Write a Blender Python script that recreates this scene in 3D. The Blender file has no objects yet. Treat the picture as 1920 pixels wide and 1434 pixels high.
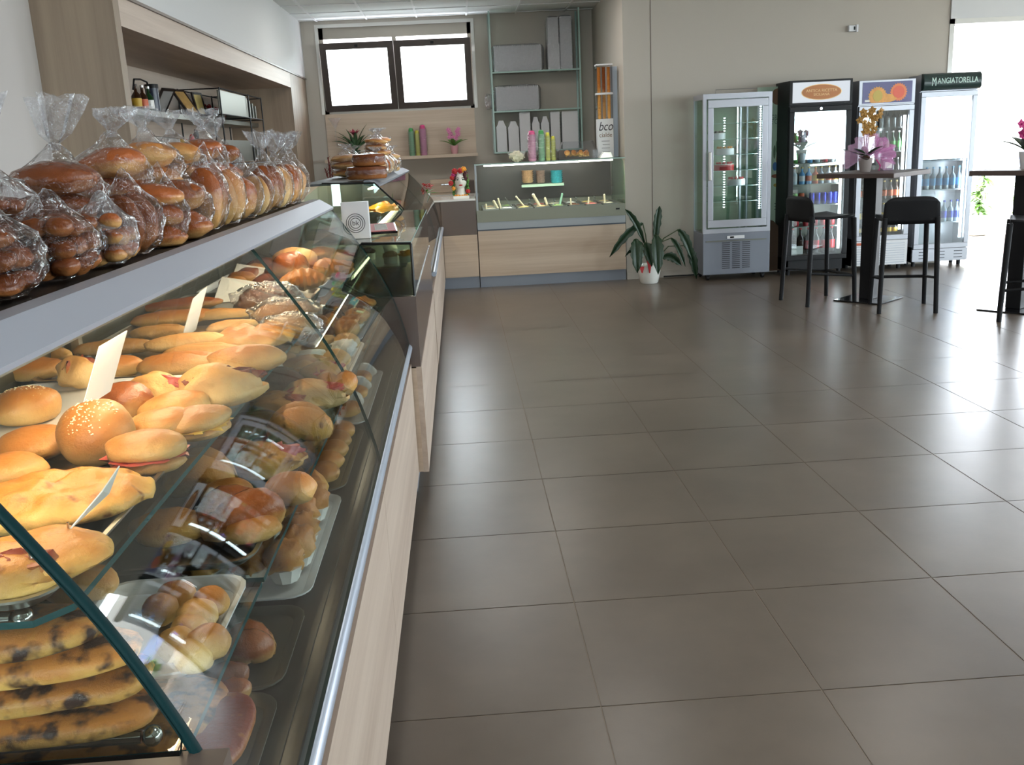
import bpy, math, random
from mathutils import Vector, Matrix, noise, Euler
PI = math.pi
SC = bpy.context.scene
COL = SC.collection
R = random.Random(7)

# ------------------------------------------------------------------ camera
CAM_H = 1.465
F_PX = 1782.8
PITCH, YAW, ROLL = math.radians(14.0145), math.radians(2.5772), math.radians(-2.7786)
def cam_axes():
    cy, sy = math.cos(YAW), math.sin(YAW)
    F = Vector((sy, cy, 0)); Rt = Vector((cy, -sy, 0)); U = Vector((0, 0, 1))
    F2 = F*math.cos(PITCH) - U*math.sin(PITCH); U2 = U*math.cos(PITCH) + F*math.sin(PITCH)
    R2 = Rt*math.cos(ROLL) + U2*math.sin(ROLL); U3 = U2*math.cos(ROLL) - Rt*math.sin(ROLL)
    return R2, U3, F2
CR, CU, CF = cam_axes()
cam_d = bpy.data.cameras.new('camera'); cam = bpy.data.objects.new('camera', cam_d); COL.objects.link(cam)
cam_d.sensor_width = 36; cam_d.lens = 36*F_PX/1920; cam_d.clip_start = 0.02; cam_d.clip_end = 200
cam.matrix_world = Matrix(((CR.x, CU.x, -CF.x, 0), (CR.y, CU.y, -CF.y, 0), (CR.z, CU.z, -CF.z, CAM_H), (0, 0, 0, 1)))
SC.camera = cam
def on(ax, val, u, v):
    """where a spot of the 1920x1434 frame lies on the plane ax = val"""
    d = CR*((u-960)/F_PX) - CU*((v-717)/F_PX) + CF
    i = 'xyz'.index(ax); o = Vector((0, 0, CAM_H)); return o + d*((val-o[i])/d[i])

# ------------------------------------------------------------------ world, sun, exposure
SC.view_settings.view_transform = 'Standard'; SC.view_settings.look = 'None'
SC.view_settings.gamma = 1; SC.view_settings.use_curve_mapping = False
SC.view_settings.exposure = 0.0
cy_ = SC.cycles
cy_.max_bounces = 8; cy_.diffuse_bounces = 4; cy_.glossy_bounces = 4; cy_.transmission_bounces = 6
cy_.transparent_max_bounces = 24; cy_.caustics_reflective = False; cy_.caustics_refractive = False
cy_.sample_clamp_indirect = 4.0; cy_.sample_clamp_direct = 0
W = bpy.data.worlds.new('sky'); SC.world = W; W.use_nodes = True
bg = W.node_tree.nodes['Background']; bg.inputs[0].default_value = (0.84, 0.91, 1.0, 1); bg.inputs[1].default_value = 20.0
def sun():
    L = bpy.data.lights.new('sun', 'SUN'); L.energy = 18; L.angle = math.radians(0.6); L.color = (1, .95, .86)
    o = bpy.data.objects.new('sun', L); COL.objects.link(o); o.location = (2, 20, 12)
    o.rotation_euler = Vector((0.45, -0.75, -1.0)).to_track_quat('-Z', 'Y').to_euler()
sun()
def portal(name, c, sx, sy, d):
    L = bpy.data.lights.new(name, 'AREA'); L.shape = 'RECTANGLE'; L.size = sx; L.size_y = sy; L.cycles.is_portal = True
    o = bpy.data.objects.new(name, L); COL.objects.link(o); o.location = c
    o.rotation_euler = Vector(d).to_track_quat('-Z', 'Y').to_euler()

# ------------------------------------------------------------------ node helpers and materials
MATS = {}
def nt(name):
    m = bpy.data.materials.new(name); m.use_nodes = True; t = m.node_tree; t.nodes.clear()
    o = t.nodes.new('ShaderNodeOutputMaterial'); MATS[name] = m; return m, t, o
def N(t, kind, **kw):
    n = t.nodes.new('ShaderNode'+kind)
    for k, v in kw.items():
        if k in n.inputs: n.inputs[k].default_value = v
        else: setattr(n, k, v)
    return n
def c4(c): return (c[0], c[1], c[2], 1)
def S(r, g, b):
    """8-bit sRGB to linear"""
    f = lambda x: (x/255/12.92) if x/255 <= .04045 else ((x/255+.055)/1.055)**2.4
    return (f(r), f(g), f(b))
def plain(name, col, rough=.5, metal=0.0, spec=.5, bump=0, bscale=60, coat=0, var=0):
    m, t, o = nt(name)
    b = N(t, 'BsdfPrincipled', Roughness=rough, Metallic=metal); b.inputs['Specular IOR Level'].default_value = spec
    b.inputs['Base Color'].default_value = c4(col); b.inputs['Coat Weight'].default_value = coat
    t.links.new(b.outputs[0], o.inputs[0])
    if bump or var:
        tc = N(t, 'TexCoord'); nz = N(t, 'TexNoise', Scale=bscale, Detail=3.0); t.links.new(tc.outputs['Object'], nz.inputs[0])
    if bump:
        bp = N(t, 'Bump', Strength=bump, Distance=.01); t.links.new(nz.outputs[0], bp.inputs['Height']); t.links.new(bp.outputs[0], b.inputs['Normal'])
    if var:
        hs = N(t, 'HueSaturation', Color=c4(col)); mr = N(t, 'MapRange'); mr.inputs[3].default_value = 1-var; mr.inputs[4].default_value = 1+var
        t.links.new(nz.outputs[0], mr.inputs[0]); t.links.new(mr.outputs[0], hs.inputs['Value']); t.links.new(hs.outputs[0], b.inputs['Base Color'])
    return m
def wood(name, c1, c2, along='y', rough=.45, sc=1.0):
    m, t, o = nt(name)
    b = N(t, 'BsdfPrincipled', Roughness=rough); tc = N(t, 'TexCoord'); mp = N(t, 'Mapping')
    s = {'x': (.7, 14, 22), 'y': (14, .7, 22), 'z': (16, 16, .6)}[along]; mp.inputs['Scale'].default_value = [k*sc for k in s]
    t.links.new(tc.outputs['Object'], mp.inputs[0])
    n1 = N(t, 'TexNoise', Scale=1.0, Detail=6.0, Roughness=.65, Distortion=.4); t.links.new(mp.outputs[0], n1.inputs[0])
    mp2 = N(t, 'Mapping'); mp2.inputs['Scale'].default_value = [k*sc*.28 for k in s]; t.links.new(tc.outputs['Object'], mp2.inputs[0])
    n2 = N(t, 'TexNoise', Scale=1.0, Detail=2.0); t.links.new(mp2.outputs[0], n2.inputs[0])
    ad = N(t, 'Math', operation='ADD'); t.links.new(n1.outputs[0], ad.inputs[0]); t.links.new(n2.outputs[0], ad.inputs[1])
    cr = N(t, 'ValToRGB'); cr.color_ramp.elements[0].position = .72; cr.color_ramp.elements[1].position = 1.25
    cr.color_ramp.elements[0].position = .36; cr.color_ramp.elements[1].position = .64
    mu = N(t, 'Math', operation='MULTIPLY'); mu.inputs[1].default_value = .5; t.links.new(ad.outputs[0], mu.inputs[0])
    cr.color_ramp.elements[0].color = c4(c2); cr.color_ramp.elements[1].color = c4(c1); t.links.new(mu.outputs[0], cr.inputs[0])
    t.links.new(cr.outputs[0], b.inputs['Base Color'])
    bp = N(t, 'Bump', Strength=.15, Distance=.003); t.links.new(n1.outputs[0], bp.inputs['Height']); t.links.new(bp.outputs[0], b.inputs['Normal'])
    t.links.new(b.outputs[0], o.inputs[0]); return m
def schlick(t, f0, power=5.0):
    """reflectance of a thin clear sheet, the same from both of its sides"""
    g = N(t, 'NewGeometry'); d = N(t, 'VectorMath', operation='DOT_PRODUCT')
    t.links.new(g.outputs['Normal'], d.inputs[0]); t.links.new(g.outputs['Incoming'], d.inputs[1])
    a = N(t, 'Math', operation='ABSOLUTE'); t.links.new(d.outputs['Value'], a.inputs[0])
    s = N(t, 'Math', operation='SUBTRACT'); s.inputs[0].default_value = 1; t.links.new(a.outputs[0], s.inputs[1])
    p = N(t, 'Math', operation='POWER'); p.inputs[1].default_value = power; t.links.new(s.outputs[0], p.inputs[0])
    m = N(t, 'Math', operation='MULTIPLY_ADD'); m.inputs[1].default_value = 1-f0; m.inputs[2].default_value = f0; t.links.new(p.outputs[0], m.inputs[0])
    return m
def glass(name, tint=(.95, .985, .97), f0=.045, rough=0.0):
    m, t, o = nt(name)
    tr = N(t, 'BsdfTransparent', Color=c4(tint)); gl = N(t, 'BsdfGlossy', Roughness=rough); mx = N(t, 'MixShader')
    t.links.new(schlick(t, f0).outputs[0], mx.inputs[0]); t.links.new(tr.outputs[0], mx.inputs[1]); t.links.new(gl.outputs[0], mx.inputs[2])
    t.links.new(mx.outputs[0], o.inputs[0]); return m
def film(name, haze=.10, col=(.9, .9, .93), f0=.07):
    """crinkled clear plastic: sharp facets that glint, a little milky"""
    m, t, o = nt(name)
    tc = N(t, 'TexCoord'); v = N(t, 'TexVoronoi', Scale=26.0); v.distance = 'EUCLIDEAN'; nz = N(t, 'TexNoise', Scale=30.0, Detail=3.0, Distortion=1.5)
    t.links.new(tc.outputs['Object'], v.inputs[0]); t.links.new(tc.outputs['Object'], nz.inputs[0])
    ad = N(t, 'Math', operation='ADD'); t.links.new(v.outputs['Distance'], ad.inputs[0]); t.links.new(nz.outputs[0], ad.inputs[1])
    bp = N(t, 'Bump', Strength=1.0, Distance=.035); t.links.new(ad.outputs[0], bp.inputs['Height'])
    tr = N(t, 'BsdfTransparent', Color=(.97, .97, .98, 1)); gl = N(t, 'BsdfGlossy', Roughness=.08); t.links.new(bp.outputs[0], gl.inputs['Normal'])
    df = N(t, 'BsdfDiffuse', Color=c4(col)); t.links.new(bp.outputs[0], df.inputs['Normal'])
    m1 = N(t, 'MixShader'); m1.inputs[0].default_value = haze; t.links.new(tr.outputs[0], m1.inputs[1]); t.links.new(df.outputs[0], m1.inputs[2])
    m2 = N(t, 'MixShader'); t.links.new(schlick(t, f0, 3.0).outputs[0], m2.inputs[0]); t.links.new(m1.outputs[0], m2.inputs[1]); t.links.new(gl.outputs[0], m2.inputs[2])
    t.links.new(m2.outputs[0], o.inputs[0]); return m
def crust(name, top, side, spot=None, rough=.45, scale=9, lo=.25, hi=.75, spots=.0):
    """baked dough: browned on the upper side, paler flanks, mottled"""
    m, t, o = nt(name)
    b = N(t, 'BsdfPrincipled', Roughness=rough); b.inputs['Specular IOR Level'].default_value = .35
    tc = N(t, 'TexCoord'); sp = N(t, 'SeparateXYZ'); t.links.new(tc.outputs['Generated'], sp.inputs[0])
    oi = N(t, 'ObjectInfo'); ofs = N(t, 'VectorMath', operation='ADD'); t.links.new(tc.outputs['Object'], ofs.inputs[0]); t.links.new(oi.outputs['Location'], ofs.inputs[1])
    nz = N(t, 'TexNoise', Scale=float(scale), Detail=4.0, Roughness=.6); t.links.new(ofs.outputs[0], nz.inputs[0])
    ma = N(t, 'Math', operation='MULTIPLY_ADD'); ma.inputs[1].default_value = 1.3; t.links.new(nz.outputs[0], ma.inputs[0])
    sb = N(t, 'Math', operation='SUBTRACT'); sb.inputs[1].default_value = .62; t.links.new(sp.outputs['Z'], sb.inputs[0]); t.links.new(sb.outputs[0], ma.inputs[2])
    mr = N(t, 'MapRange'); mr.inputs[1].default_value = lo; mr.inputs[2].default_value = hi; t.links.new(ma.outputs[0], mr.inputs[0])
    mx = N(t, 'Mix', data_type='RGBA'); mx.inputs[6].default_value = c4(side); mx.inputs[7].default_value = c4(top); t.links.new(mr.outputs[0], mx.inputs[0])
    last = mx.outputs[2]
    if spot:
        n3 = N(t, 'TexNoise', Scale=scale*2.2, Detail=3.0); t.links.new(ofs.outputs[0], n3.inputs[0])
        m3 = N(t, 'MapRange'); m3.inputs[1].default_value = .62-spots; m3.inputs[2].default_value = .74-spots; t.links.new(n3.outputs[0], m3.inputs[0])
        x3 = N(t, 'Mix', data_type='RGBA'); t.links.new(m3.outputs[0], x3.inputs[0]); t.links.new(last, x3.inputs[6]); x3.inputs[7].default_value = c4(spot); last = x3.outputs[2]
    hs = N(t, 'HueSaturation'); v = N(t, 'MapRange'); v.inputs[3].default_value = .8; v.inputs[4].default_value = 1.15
    t.links.new(oi.outputs['Random'], v.inputs[0]); t.links.new(v.outputs[0], hs.inputs['Value']); t.links.new(last, hs.inputs['Color'])
    t.links.new(hs.outputs[0], b.inputs['Base Color'])
    n4 = N(t, 'TexNoise', Scale=38.0, Detail=5.0, Roughness=.65); t.links.new(tc.outputs['Object'], n4.inputs[0])
    bp = N(t, 'Bump', Strength=.5, Distance=.008); t.links.new(n4.outputs[0], bp.inputs['Height']); t.links.new(bp.outputs[0], b.inputs['Normal'])
    t.links.new(b.outputs[0], o.inputs[0]); return m
def glow(name, col, s):
    m, t, o = nt(name); e = N(t, 'Emission', Color=c4(col), Strength=float(s)); t.links.new(e.outputs[0], o.inputs[0]); return m
def mottled(name, c1, c2, rough, scale, rough_var=.08, bump=.05, rand=.06, spec=.5):
    m, t, o = nt(name); b = N(t, 'BsdfPrincipled', Roughness=rough); b.inputs['Specular IOR Level'].default_value = spec
    g = N(t, 'NewGeometry'); nz = N(t, 'TexNoise', Scale=float(scale), Detail=5.0, Roughness=.6); t.links.new(g.outputs['Position'], nz.inputs[0])
    cr = N(t, 'ValToRGB'); cr.color_ramp.elements[0].position = .35; cr.color_ramp.elements[1].position = .65
    cr.color_ramp.elements[0].color = c4(c1); cr.color_ramp.elements[1].color = c4(c2); t.links.new(nz.outputs[0], cr.inputs[0])
    oi = N(t, 'ObjectInfo'); v = N(t, 'MapRange'); v.inputs[3].default_value = 1-rand; v.inputs[4].default_value = 1+rand
    hs = N(t, 'HueSaturation'); t.links.new(oi.outputs['Random'], v.inputs[0]); t.links.new(v.outputs[0], hs.inputs['Value']); t.links.new(cr.outputs[0], hs.inputs['Color'])
    t.links.new(hs.outputs[0], b.inputs['Base Color'])
    r = N(t, 'MapRange'); r.inputs[3].default_value = rough-rough_var; r.inputs[4].default_value = rough+rough_var; t.links.new(nz.outputs[0], r.inputs[0]); t.links.new(r.outputs[0], b.inputs['Roughness'])
    n2 = N(t, 'TexNoise', Scale=120.0, Detail=2.0); t.links.new(g.outputs['Position'], n2.inputs[0])
    bp = N(t, 'Bump', Strength=bump, Distance=.002); t.links.new(n2.outputs[0], bp.inputs['Height']); t.links.new(bp.outputs[0], b.inputs['Normal'])
    t.links.new(b.outputs[0], o.inputs[0]); return m

M_wall = plain('wall_paint', S(182, 174, 163), .75, bump=.05, bscale=90)
M_white = plain('white_paint', S(214, 214, 214), .7, bump=.04, bscale=90)
M_leftwall = plain('pale_wall_paint', S(196, 190, 186), .75)
M_ceil = plain('ceiling_panel', S(206, 208, 206), .85, bump=.1, bscale=200)
M_tile = mottled('floor_tile', S(94, 84, 74), S(108, 97, 86), .30, 1.6, .012, .03, .03, .5)
M_grout = plain('grout', S(136, 124, 112), .8)
M_woodY = wood('ash_wood_lengthwise', S(200, 183, 168), S(172, 153, 138), 'y')
M_woodX = wood('ash_wood_across', S(206, 187, 166), S(180, 158, 137), 'x')
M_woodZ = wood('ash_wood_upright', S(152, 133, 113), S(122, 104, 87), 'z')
M_taupe = plain('taupe_laminate', S(92, 78, 72), .18, spec=.6)
M_taupe_m = plain('taupe_matt', S(98, 85, 78), .4)
M_plinth = plain('grey_plinth', S(132, 138, 148), .35, metal=.2)
M_steel = plain('brushed_steel', S(176, 174, 168), .28, metal=1)
M_steel_d = plain('dull_steel', S(120, 120, 112), .4, metal=.8)
M_chrome = plain('chrome', S(210, 210, 212), .08, metal=1)
M_rail = plain('pale_anodised_rail', S(190, 200, 216), .25, metal=.35)
M_toprail = plain('grey_anodised_profile', S(172, 176, 188), .42, metal=.1)
M_beige = plain('beige_trim', S(168, 150, 128), .5)
M_black = plain('black_gasket', S(16, 16, 18), .35)
M_blackm = plain('black_plastic', S(18, 18, 21), .5, spec=.3)
M_blackgl = plain('black_gloss', S(18, 18, 22), .12)
M_glass = glass('clear_glass')
M_glassE = plain('teal_glass_edge', S(20, 66, 68), .5, spec=.08)
M_glassEd = plain('dark_glass_edge', S(14, 42, 44), .5, spec=.08)
M_glassEl = plain('pale_glass_edge', S(160, 186, 178), .2, spec=.5)
M_glassG = glass('green_tinted_glass', (.80, .90, .84), .06)
M_glassD = glass('double_glazing', (.90, .95, .95), .13)
M_acry = glass('acrylic', (.96, .97, .98), .06)
M_film = film('cellophane', .012)
M_film2 = film('cellophane_hazy', .16)
M_whitep = plain('white_plastic', S(222, 222, 224), .4)
M_foam = plain('white_foam', S(214, 214, 216), .7, bump=.1, bscale=120)
M_paper = plain('white_paper', S(244, 242, 238), .7)
M_porc = plain('glazed_white', S(228, 226, 220), .15, coat=.4)
M_warm = glow('warm_led', (1, .78, .50), 18)
M_cool = glow('cool_led', (.86, .93, 1), 14)
FILL_W = 9
M_filld = glow('fill_lamp_diffuser', (1, .97, .92), 3)  # glowing face of the fill lamps added overhead, out of view
M_neut = glow('white_led', (1, .93, .80), 14)
M_bun = crust('soft_bun_crust', S(186, 118, 58), S(222, 178, 112), rough=.42, hi=.85)
M_roll = crust('glazed_roll_crust', S(150, 80, 38), S(206, 158, 98), rough=.25, hi=.6)
M_rolld = crust('dark_roll_crust', S(112, 58, 28), S(160, 102, 58), rough=.25, hi=.55)  # deeper brown also puts the unlit look of the near bags into the colour
M_pale = crust('pale_dough', S(198, 142, 78), S(228, 194, 136), rough=.5, hi=.95)
M_foc = crust('focaccia_crust', S(184, 120, 56), S(212, 164, 90), S(128, 74, 32), .45, 14)
M_slab = crust('scorched_flatbread', S(176, 110, 48), S(214, 168, 92), S(48, 20, 10), .5, 13, spots=.14)
M_cros = crust('croissant_crust', S(190, 118, 50), S(228, 176, 100), S(140, 76, 30), .35, 18)
M_pizza = crust('tomato_topping', S(132, 52, 28), S(190, 130, 70), S(176, 110, 56), .45, 16)
M_choc = plain('chocolate', S(62, 34, 22), .35)
M_ham = plain('ham_filling', S(178, 74, 66), .4, var=.3, bscale=50)
M_cheese = plain('cheese_filling', S(236, 190, 84), .4)
M_sesame = plain('sesame_seed', S(240, 224, 186), .6)
M_sugar = plain('icing_sugar', S(232, 226, 218), .8, bump=.2)
M_red = plain('red_card', S(186, 40, 40), .45)
M_orange = plain('orange_glaze', S(240, 160, 50), .3, var=.2, bscale=40)
M_deck = plain('dark_deck', S(44, 42, 40), .45)
M_leaf = plain('dark_leaf', S(34, 58, 36), .35, var=.3, bscale=12)
M_leafl = plain('light_leaf', S(92, 140, 60), .45, var=.3, bscale=12)
M_stem = plain('plant_stem', S(58, 70, 40), .6)
M_pinkf = plain('pink_petal', S(214, 130, 170), .6)
M_magf = plain('magenta_petal', S(176, 40, 110), .6)
M_redf = plain('red_petal', S(178, 36, 40), .55)
M_yelf = plain('yellow_petal', S(160, 118, 52), .6, var=.2)
M_soil = plain('soil', S(40, 30, 24), .9)

# ------------------------------------------------------------------ mesh helper
class MB:
    def __init__(s): s.v = []; s.f = []; s.m = []; s.M = None
    def add(s, vs, fs, mi=0):
        b = len(s.v)
        if s.M is not None: vs = [s.M @ Vector(p) for p in vs]
        s.v += [tuple(p) for p in vs]
        for k, f in enumerate(fs):
            s.f.append(tuple(b+i for i in f)); s.m.append(mi[k] if isinstance(mi, (list, tuple)) else mi)
        return s
    def box(s, x0, y0, z0, x1, y1, z1, mi=0):
        x0, x1 = min(x0, x1), max(x0, x1); y0, y1 = min(y0, y1), max(y0, y1); z0, z1 = min(z0, z1), max(z0, z1)
        return s.add([(x0, y0, z0), (x1, y0, z0), (x1, y1, z0), (x0, y1, z0), (x0, y0, z1), (x1, y0, z1), (x1, y1, z1), (x0, y1, z1)],
                     [(0, 3, 2, 1), (4, 5, 6, 7), (0, 1, 5, 4), (1, 2, 6, 5), (2, 3, 7, 6), (3, 0, 4, 7)], mi)
    def prism(s, poly, ax, a, b, mi=0, mis=None):
        """polygon (two coordinates) swept along ax from a to b"""
        n = len(poly)
        def P(p, t): return {'x': (t, p[0], p[1]), 'y': (p[0], t, p[1]), 'z': (p[0], p[1], t)}[ax]
        vs = [P(p, a) for p in poly]+[P(p, b) for p in poly]
        fs = [tuple(range(n))[::-1], tuple(range(n, 2*n))]+[(i, (i+1) % n, (i+1) % n+n, i+n) for i in range(n)]
        return s.add(vs, fs, [mi, mi]+[mi if mis is None else (mis[i] if isinstance(mis, (list, tuple)) else mis) for i in range(n)])
    def tube(s, pts, r, seg=8, mi=0, r1=None):
        pts = [Vector(p) for p in pts]; n = len(pts); vs = []
        up = Vector((0, 0, 1))
        for i, p in enumerate(pts):
            d = (pts[min(i+1, n-1)]-pts[max(i-1, 0)]).normalized()
            a = d.cross(up)
            if a.length < 1e-3: a = d.cross(Vector((1, 0, 0)))
            a.normalize(); b = d.cross(a); rr = r if r1 is None else r+(r1-r)*i/(n-1)
            vs += [p+(a*math.cos(2*PI*k/seg)+b*math.sin(2*PI*k/seg))*rr for k in range(seg)]
        fs = [(i*seg+k, i*seg+(k+1) % seg, (i+1)*seg+(k+1) % seg, (i+1)*seg+k) for i in range(n-1) for k in range(seg)]
        fs += [tuple(range(seg))[::-1], tuple(range((n-1)*seg, n*seg))]
        return s.add(vs, fs, mi)
    def lathe(s, prof, seg=16, c=(0, 0, 0), mi=0, ridge=0, mis=None):
        """prof: (radius, z) from the bottom up"""
        vs = []; n = len(prof)
        for r, z in prof:
            vs += [(c[0]+r*(1+(ridge if k % 2 else 0))*math.cos(2*PI*k/seg), c[1]+r*(1+(ridge if k % 2 else 0))*math.sin(2*PI*k/seg), c[2]+z) for k in range(seg)]
        fs = [(i*seg+k, i*seg+(k+1) % seg, (i+1)*seg+(k+1) % seg, (i+1)*seg+k) for i in range(n-1) for k in range(seg)]
        ml = [(mis[i] if mis else mi) for i in range(n-1) for k in range(seg)]
        fs += [tuple(range(seg))[::-1], tuple(range((n-1)*seg, n*seg))]
        return s.add(vs, fs, ml+[ml[0], ml[-1]])
    def blob(s, c, r, seg=18, rings=12, amp=0, freq=8, seed=0, flat=None, rz=0, tilt=0, mi=0, fn=None):
        """a swollen, uneven ball; flat = how much of the underside is pressed flat"""
        vs = []; off = Vector((seed*3.7, seed*1.3, seed*.7)); Rm = Matrix.Rotation(rz, 3, 'Z') @ Matrix.Rotation(tilt, 3, 'X')
        for i in range(rings+1):
            th = PI*i/rings
            for k in range(seg):
                ph = 2*PI*k/seg
                u = Vector((math.sin(th)*math.cos(ph), math.sin(th)*math.sin(ph), -math.cos(th)))
                w = 1+amp*(noise.noise(u*freq*.25+off)*2) if amp else 1
                p = Vector((u.x*r[0], u.y*r[1], u.z*r[2]))*w
                if fn: p = fn(p, u)
                if flat is not None and p.z < -r[2]*flat: p.z = -r[2]*flat+(p.z+r[2]*flat)*.08
                vs.append(Vector(c)+Rm @ p)
        fs = [(i*seg+k, i*seg+(k+1) % seg, (i+1)*seg+(k+1) % seg, (i+1)*seg+k) for i in range(rings) for k in range(seg)]
        return s.add(vs, fs, mi)
    def sheet(s, fn, nu, nv, mi=0, th=0):
        vs = [fn(i/nu, j/nv) for j in range(nv+1) for i in range(nu+1)]
        fs = [(j*(nu+1)+i, j*(nu+1)+i+1, (j+1)*(nu+1)+i+1, (j+1)*(nu+1)+i) for j in range(nv) for i in range(nu)]
        return s.add(vs, fs, mi)
    def build(s, name, mats, parent=None, label=None, cat=None, group=None, kind=None, smooth=None, local=False, bevel=0, solid=0, origin=None):
        if not isinstance(mats, (list, tuple)): mats = [mats]
        me = bpy.data.meshes.new(name)
        if parent is not None: O = Vector((0, 0, 0)) if local else WL[parent.name]
        elif origin is not None: O = Vector(origin)
        else:
            xs = [p[0] for p in s.v]; ys = [p[1] for p in s.v]; zs = [p[2] for p in s.v]
            O = Vector(((min(xs)+max(xs))/2, (min(ys)+max(ys))/2, min(zs)))
        me.from_pydata([(p[0]-O.x, p[1]-O.y, p[2]-O.z) for p in s.v], [], s.f)
        for m in mats: me.materials.append(m)
        me.polygons.foreach_set('material_index', s.m)
        me.update()
        if smooth is not None:
            me.polygons.foreach_set('use_smooth', [True]*len(me.polygons)); me.set_sharp_from_angle(angle=math.radians(smooth))
        o = bpy.data.objects.new(name, me); COL.objects.link(o)
        if parent is not None: o.parent = parent; WL[o.name] = WL[parent.name]
        else: o.location = O; WL[o.name] = O
        if bevel:
            b = o.modifiers.new('bevel', 'BEVEL'); b.width = bevel; b.segments = 2; b.limit_method = 'ANGLE'
        if solid:
            b = o.modifiers.new('solid', 'SOLIDIFY'); b.thickness = solid; b.offset = 0
        tagp(o, label, cat, group, kind); return o
WL = {}
def tagp(o, label=None, cat=None, group=None, kind=None):
    for k, v in (('label', label), ('category', cat), ('group', group), ('kind', kind)):
        if v: o[k] = v
def thing(name, label, cat, loc=(0, 0, 0), rz=0, group=None):
    o = bpy.data.objects.new(name, None); COL.objects.link(o); o.location = loc; o.rotation_euler = (0, 0, rz)
    o.empty_display_size = .05; WL[o.name] = Vector(loc); tagp(o, label, cat, group); return o
def dup(src, loc, rz=None, label=None, group=None, scale=None):
    def cp(o, par):
        c = o.copy(); COL.objects.link(c); c.parent = par
        for ch in list(o.children): cp(ch, c)
        return c
    c = cp(src, None); c.location = loc
    if rz is not None: c.rotation_euler = (0, 0, rz)
    if scale is not None: c.scale = (scale,)*3 if not isinstance(scale, (tuple, list)) else scale
    if label: c['label'] = label
    if group: c['group'] = group
    return c
def text(s, name, mat, parent, loc, size, rot=(PI/2, 0, 0), ex=.001, align='CENTER', sx=1, local=False, shear=0):
    cu = bpy.data.curves.new(name, 'FONT'); cu.body = s; cu.size = size; cu.extrude = ex; cu.align_x = align; cu.align_y = 'CENTER'; cu.shear = shear
    cu.materials.append(mat); o = bpy.data.objects.new(name, cu); COL.objects.link(o)
    O = Vector((0, 0, 0)) if local else WL[parent.name]
    o.parent = parent; o.location = Vector(loc)-O; o.rotation_euler = rot; o.scale = (sx, 1, 1)
    me = bpy.data.meshes.new_from_object(o.evaluated_get(bpy.context.evaluated_depsgraph_get())); q = bpy.data.objects.new(name+'_', me); COL.objects.link(q)
    q.parent = parent; q.location = Vector(loc)-O; q.rotation_euler = rot; q.scale = (sx, 1, 1); bpy.data.objects.remove(o); q.name = name; WL[q.name] = WL[parent.name]; return q
ORD = ['first', 'second', 'third', 'fourth', 'fifth', 'sixth', 'seventh', 'eighth', 'ninth', 'tenth', 'eleventh', 'twelfth', 'thirteenth', 'fourteenth', 'fifteenth', 'sixteenth', 'seventeenth', 'eighteenth', 'nineteenth', 'twentieth']

# ================================================================== the setting
XL, YB, YW, ZC = -2.24, 12.35, 10.15, 3.02
XR, YF = 13.0, -3.2
DX0, DX1, DZ1 = 5.157, 11.5, 2.51       # glazed doorway in the inner wall
WX0, WX1, WZ0, WZ1 = -1.6, .262, 1.935, 2.95   # small window at the back
def struct(mb, name, m, **k): return mb.build(name, m, kind='structure', **k)
# floor: a grout bed and one object per tile
fl = MB().box(-2.6, YF, -.06, XR, YB, -.0016).build('floor', M_grout, kind='structure', origin=(0, 0, 0))
T0X, T0Y, TS = -.3036, 2.241, .6
tm = MB(); g = .0016; tm.prism([(g, g), (TS-g, g), (TS-g, TS-g), (g, TS-g)], 'z', -.012, -.001)
tm.add([(g+.001, g+.001, 0), (TS-g-.001, g+.001, 0), (TS-g-.001, TS-g-.001, 0), (g+.001, TS-g-.001, 0)], [(0, 1, 2, 3)])
tile0 = tm.build('tile', M_tile, parent=fl, local=True)
first = True
for i in range(-1, 20):
    for j in range(-6, 14):
        x, y = T0X+i*TS, T0Y+j*TS
        if y < -1.0 or x+TS > XR+.05 or y > YB-.3: continue
        if i == -1 and y < 10.0: continue
        if y > 10.1 and x > 1.3: continue
        o = tile0 if first else tile0.copy()
        if not first: COL.objects.link(o); o.parent = fl
        first = False; o.location = (x, y, 0)
struct(MB().box(XL-.12, YF, 0, XL, 5.57, ZC+.1), 'wall_left', M_leftwall)
struct(MB().box(-2.7, 5.57, 0, -2.56, YB+.3, ZC+.1), 'wall_left_rear', M_leftwall)
struct(MB().box(-2.56, 5.57, 2.372, -1.8, YB, ZC+.02), 'wall_soffit', M_white)
# back wall with the opening of the small window
wb = MB(); t = .28
wb.box(-2.56, YB, 0, WX0, YB+t, ZC+.1); wb.box(WX1, YB, 0, 1.76+.3, YB+t, ZC+.1)
wb.box(WX0, YB, 0, WX1, YB+t, WZ0); wb.box(WX0, YB, WZ1, WX1, YB+t, ZC+.1); struct(wb, 'wall_back', M_wall)
# inner wall on the right of the niche, pierced by the glazed doorway
wr = MB(); wr.box(1.752, YW, 0, DX0, YW+.22, 3.4); wr.box(1.752, YW+.22, 0, 1.93, YB, 3.4)
wr.box(DX1, YW, 0, XR, YW+.22, 3.4); struct(wr, 'wall_inner', M_wall)
struct(MB().box(DX0, YW-.02, DZ1, DX1, YW+.24, 3.4), 'trim_1', M_white)
struct(MB().box(2.036, YW-.004, .08, 2.042, YW+.001, 3.05), 'trim_2', M_taupe_m)      # thin joint in the wall cladding
struct(MB().box(1.755, YW-.012, 0, DX0, YW, .075), 'baseboard_inner', M_wall)
struct(MB().box(XL+.0, YF, 0, XL+.012, 5.57, .08), 'baseboard_left', M_wall)
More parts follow.
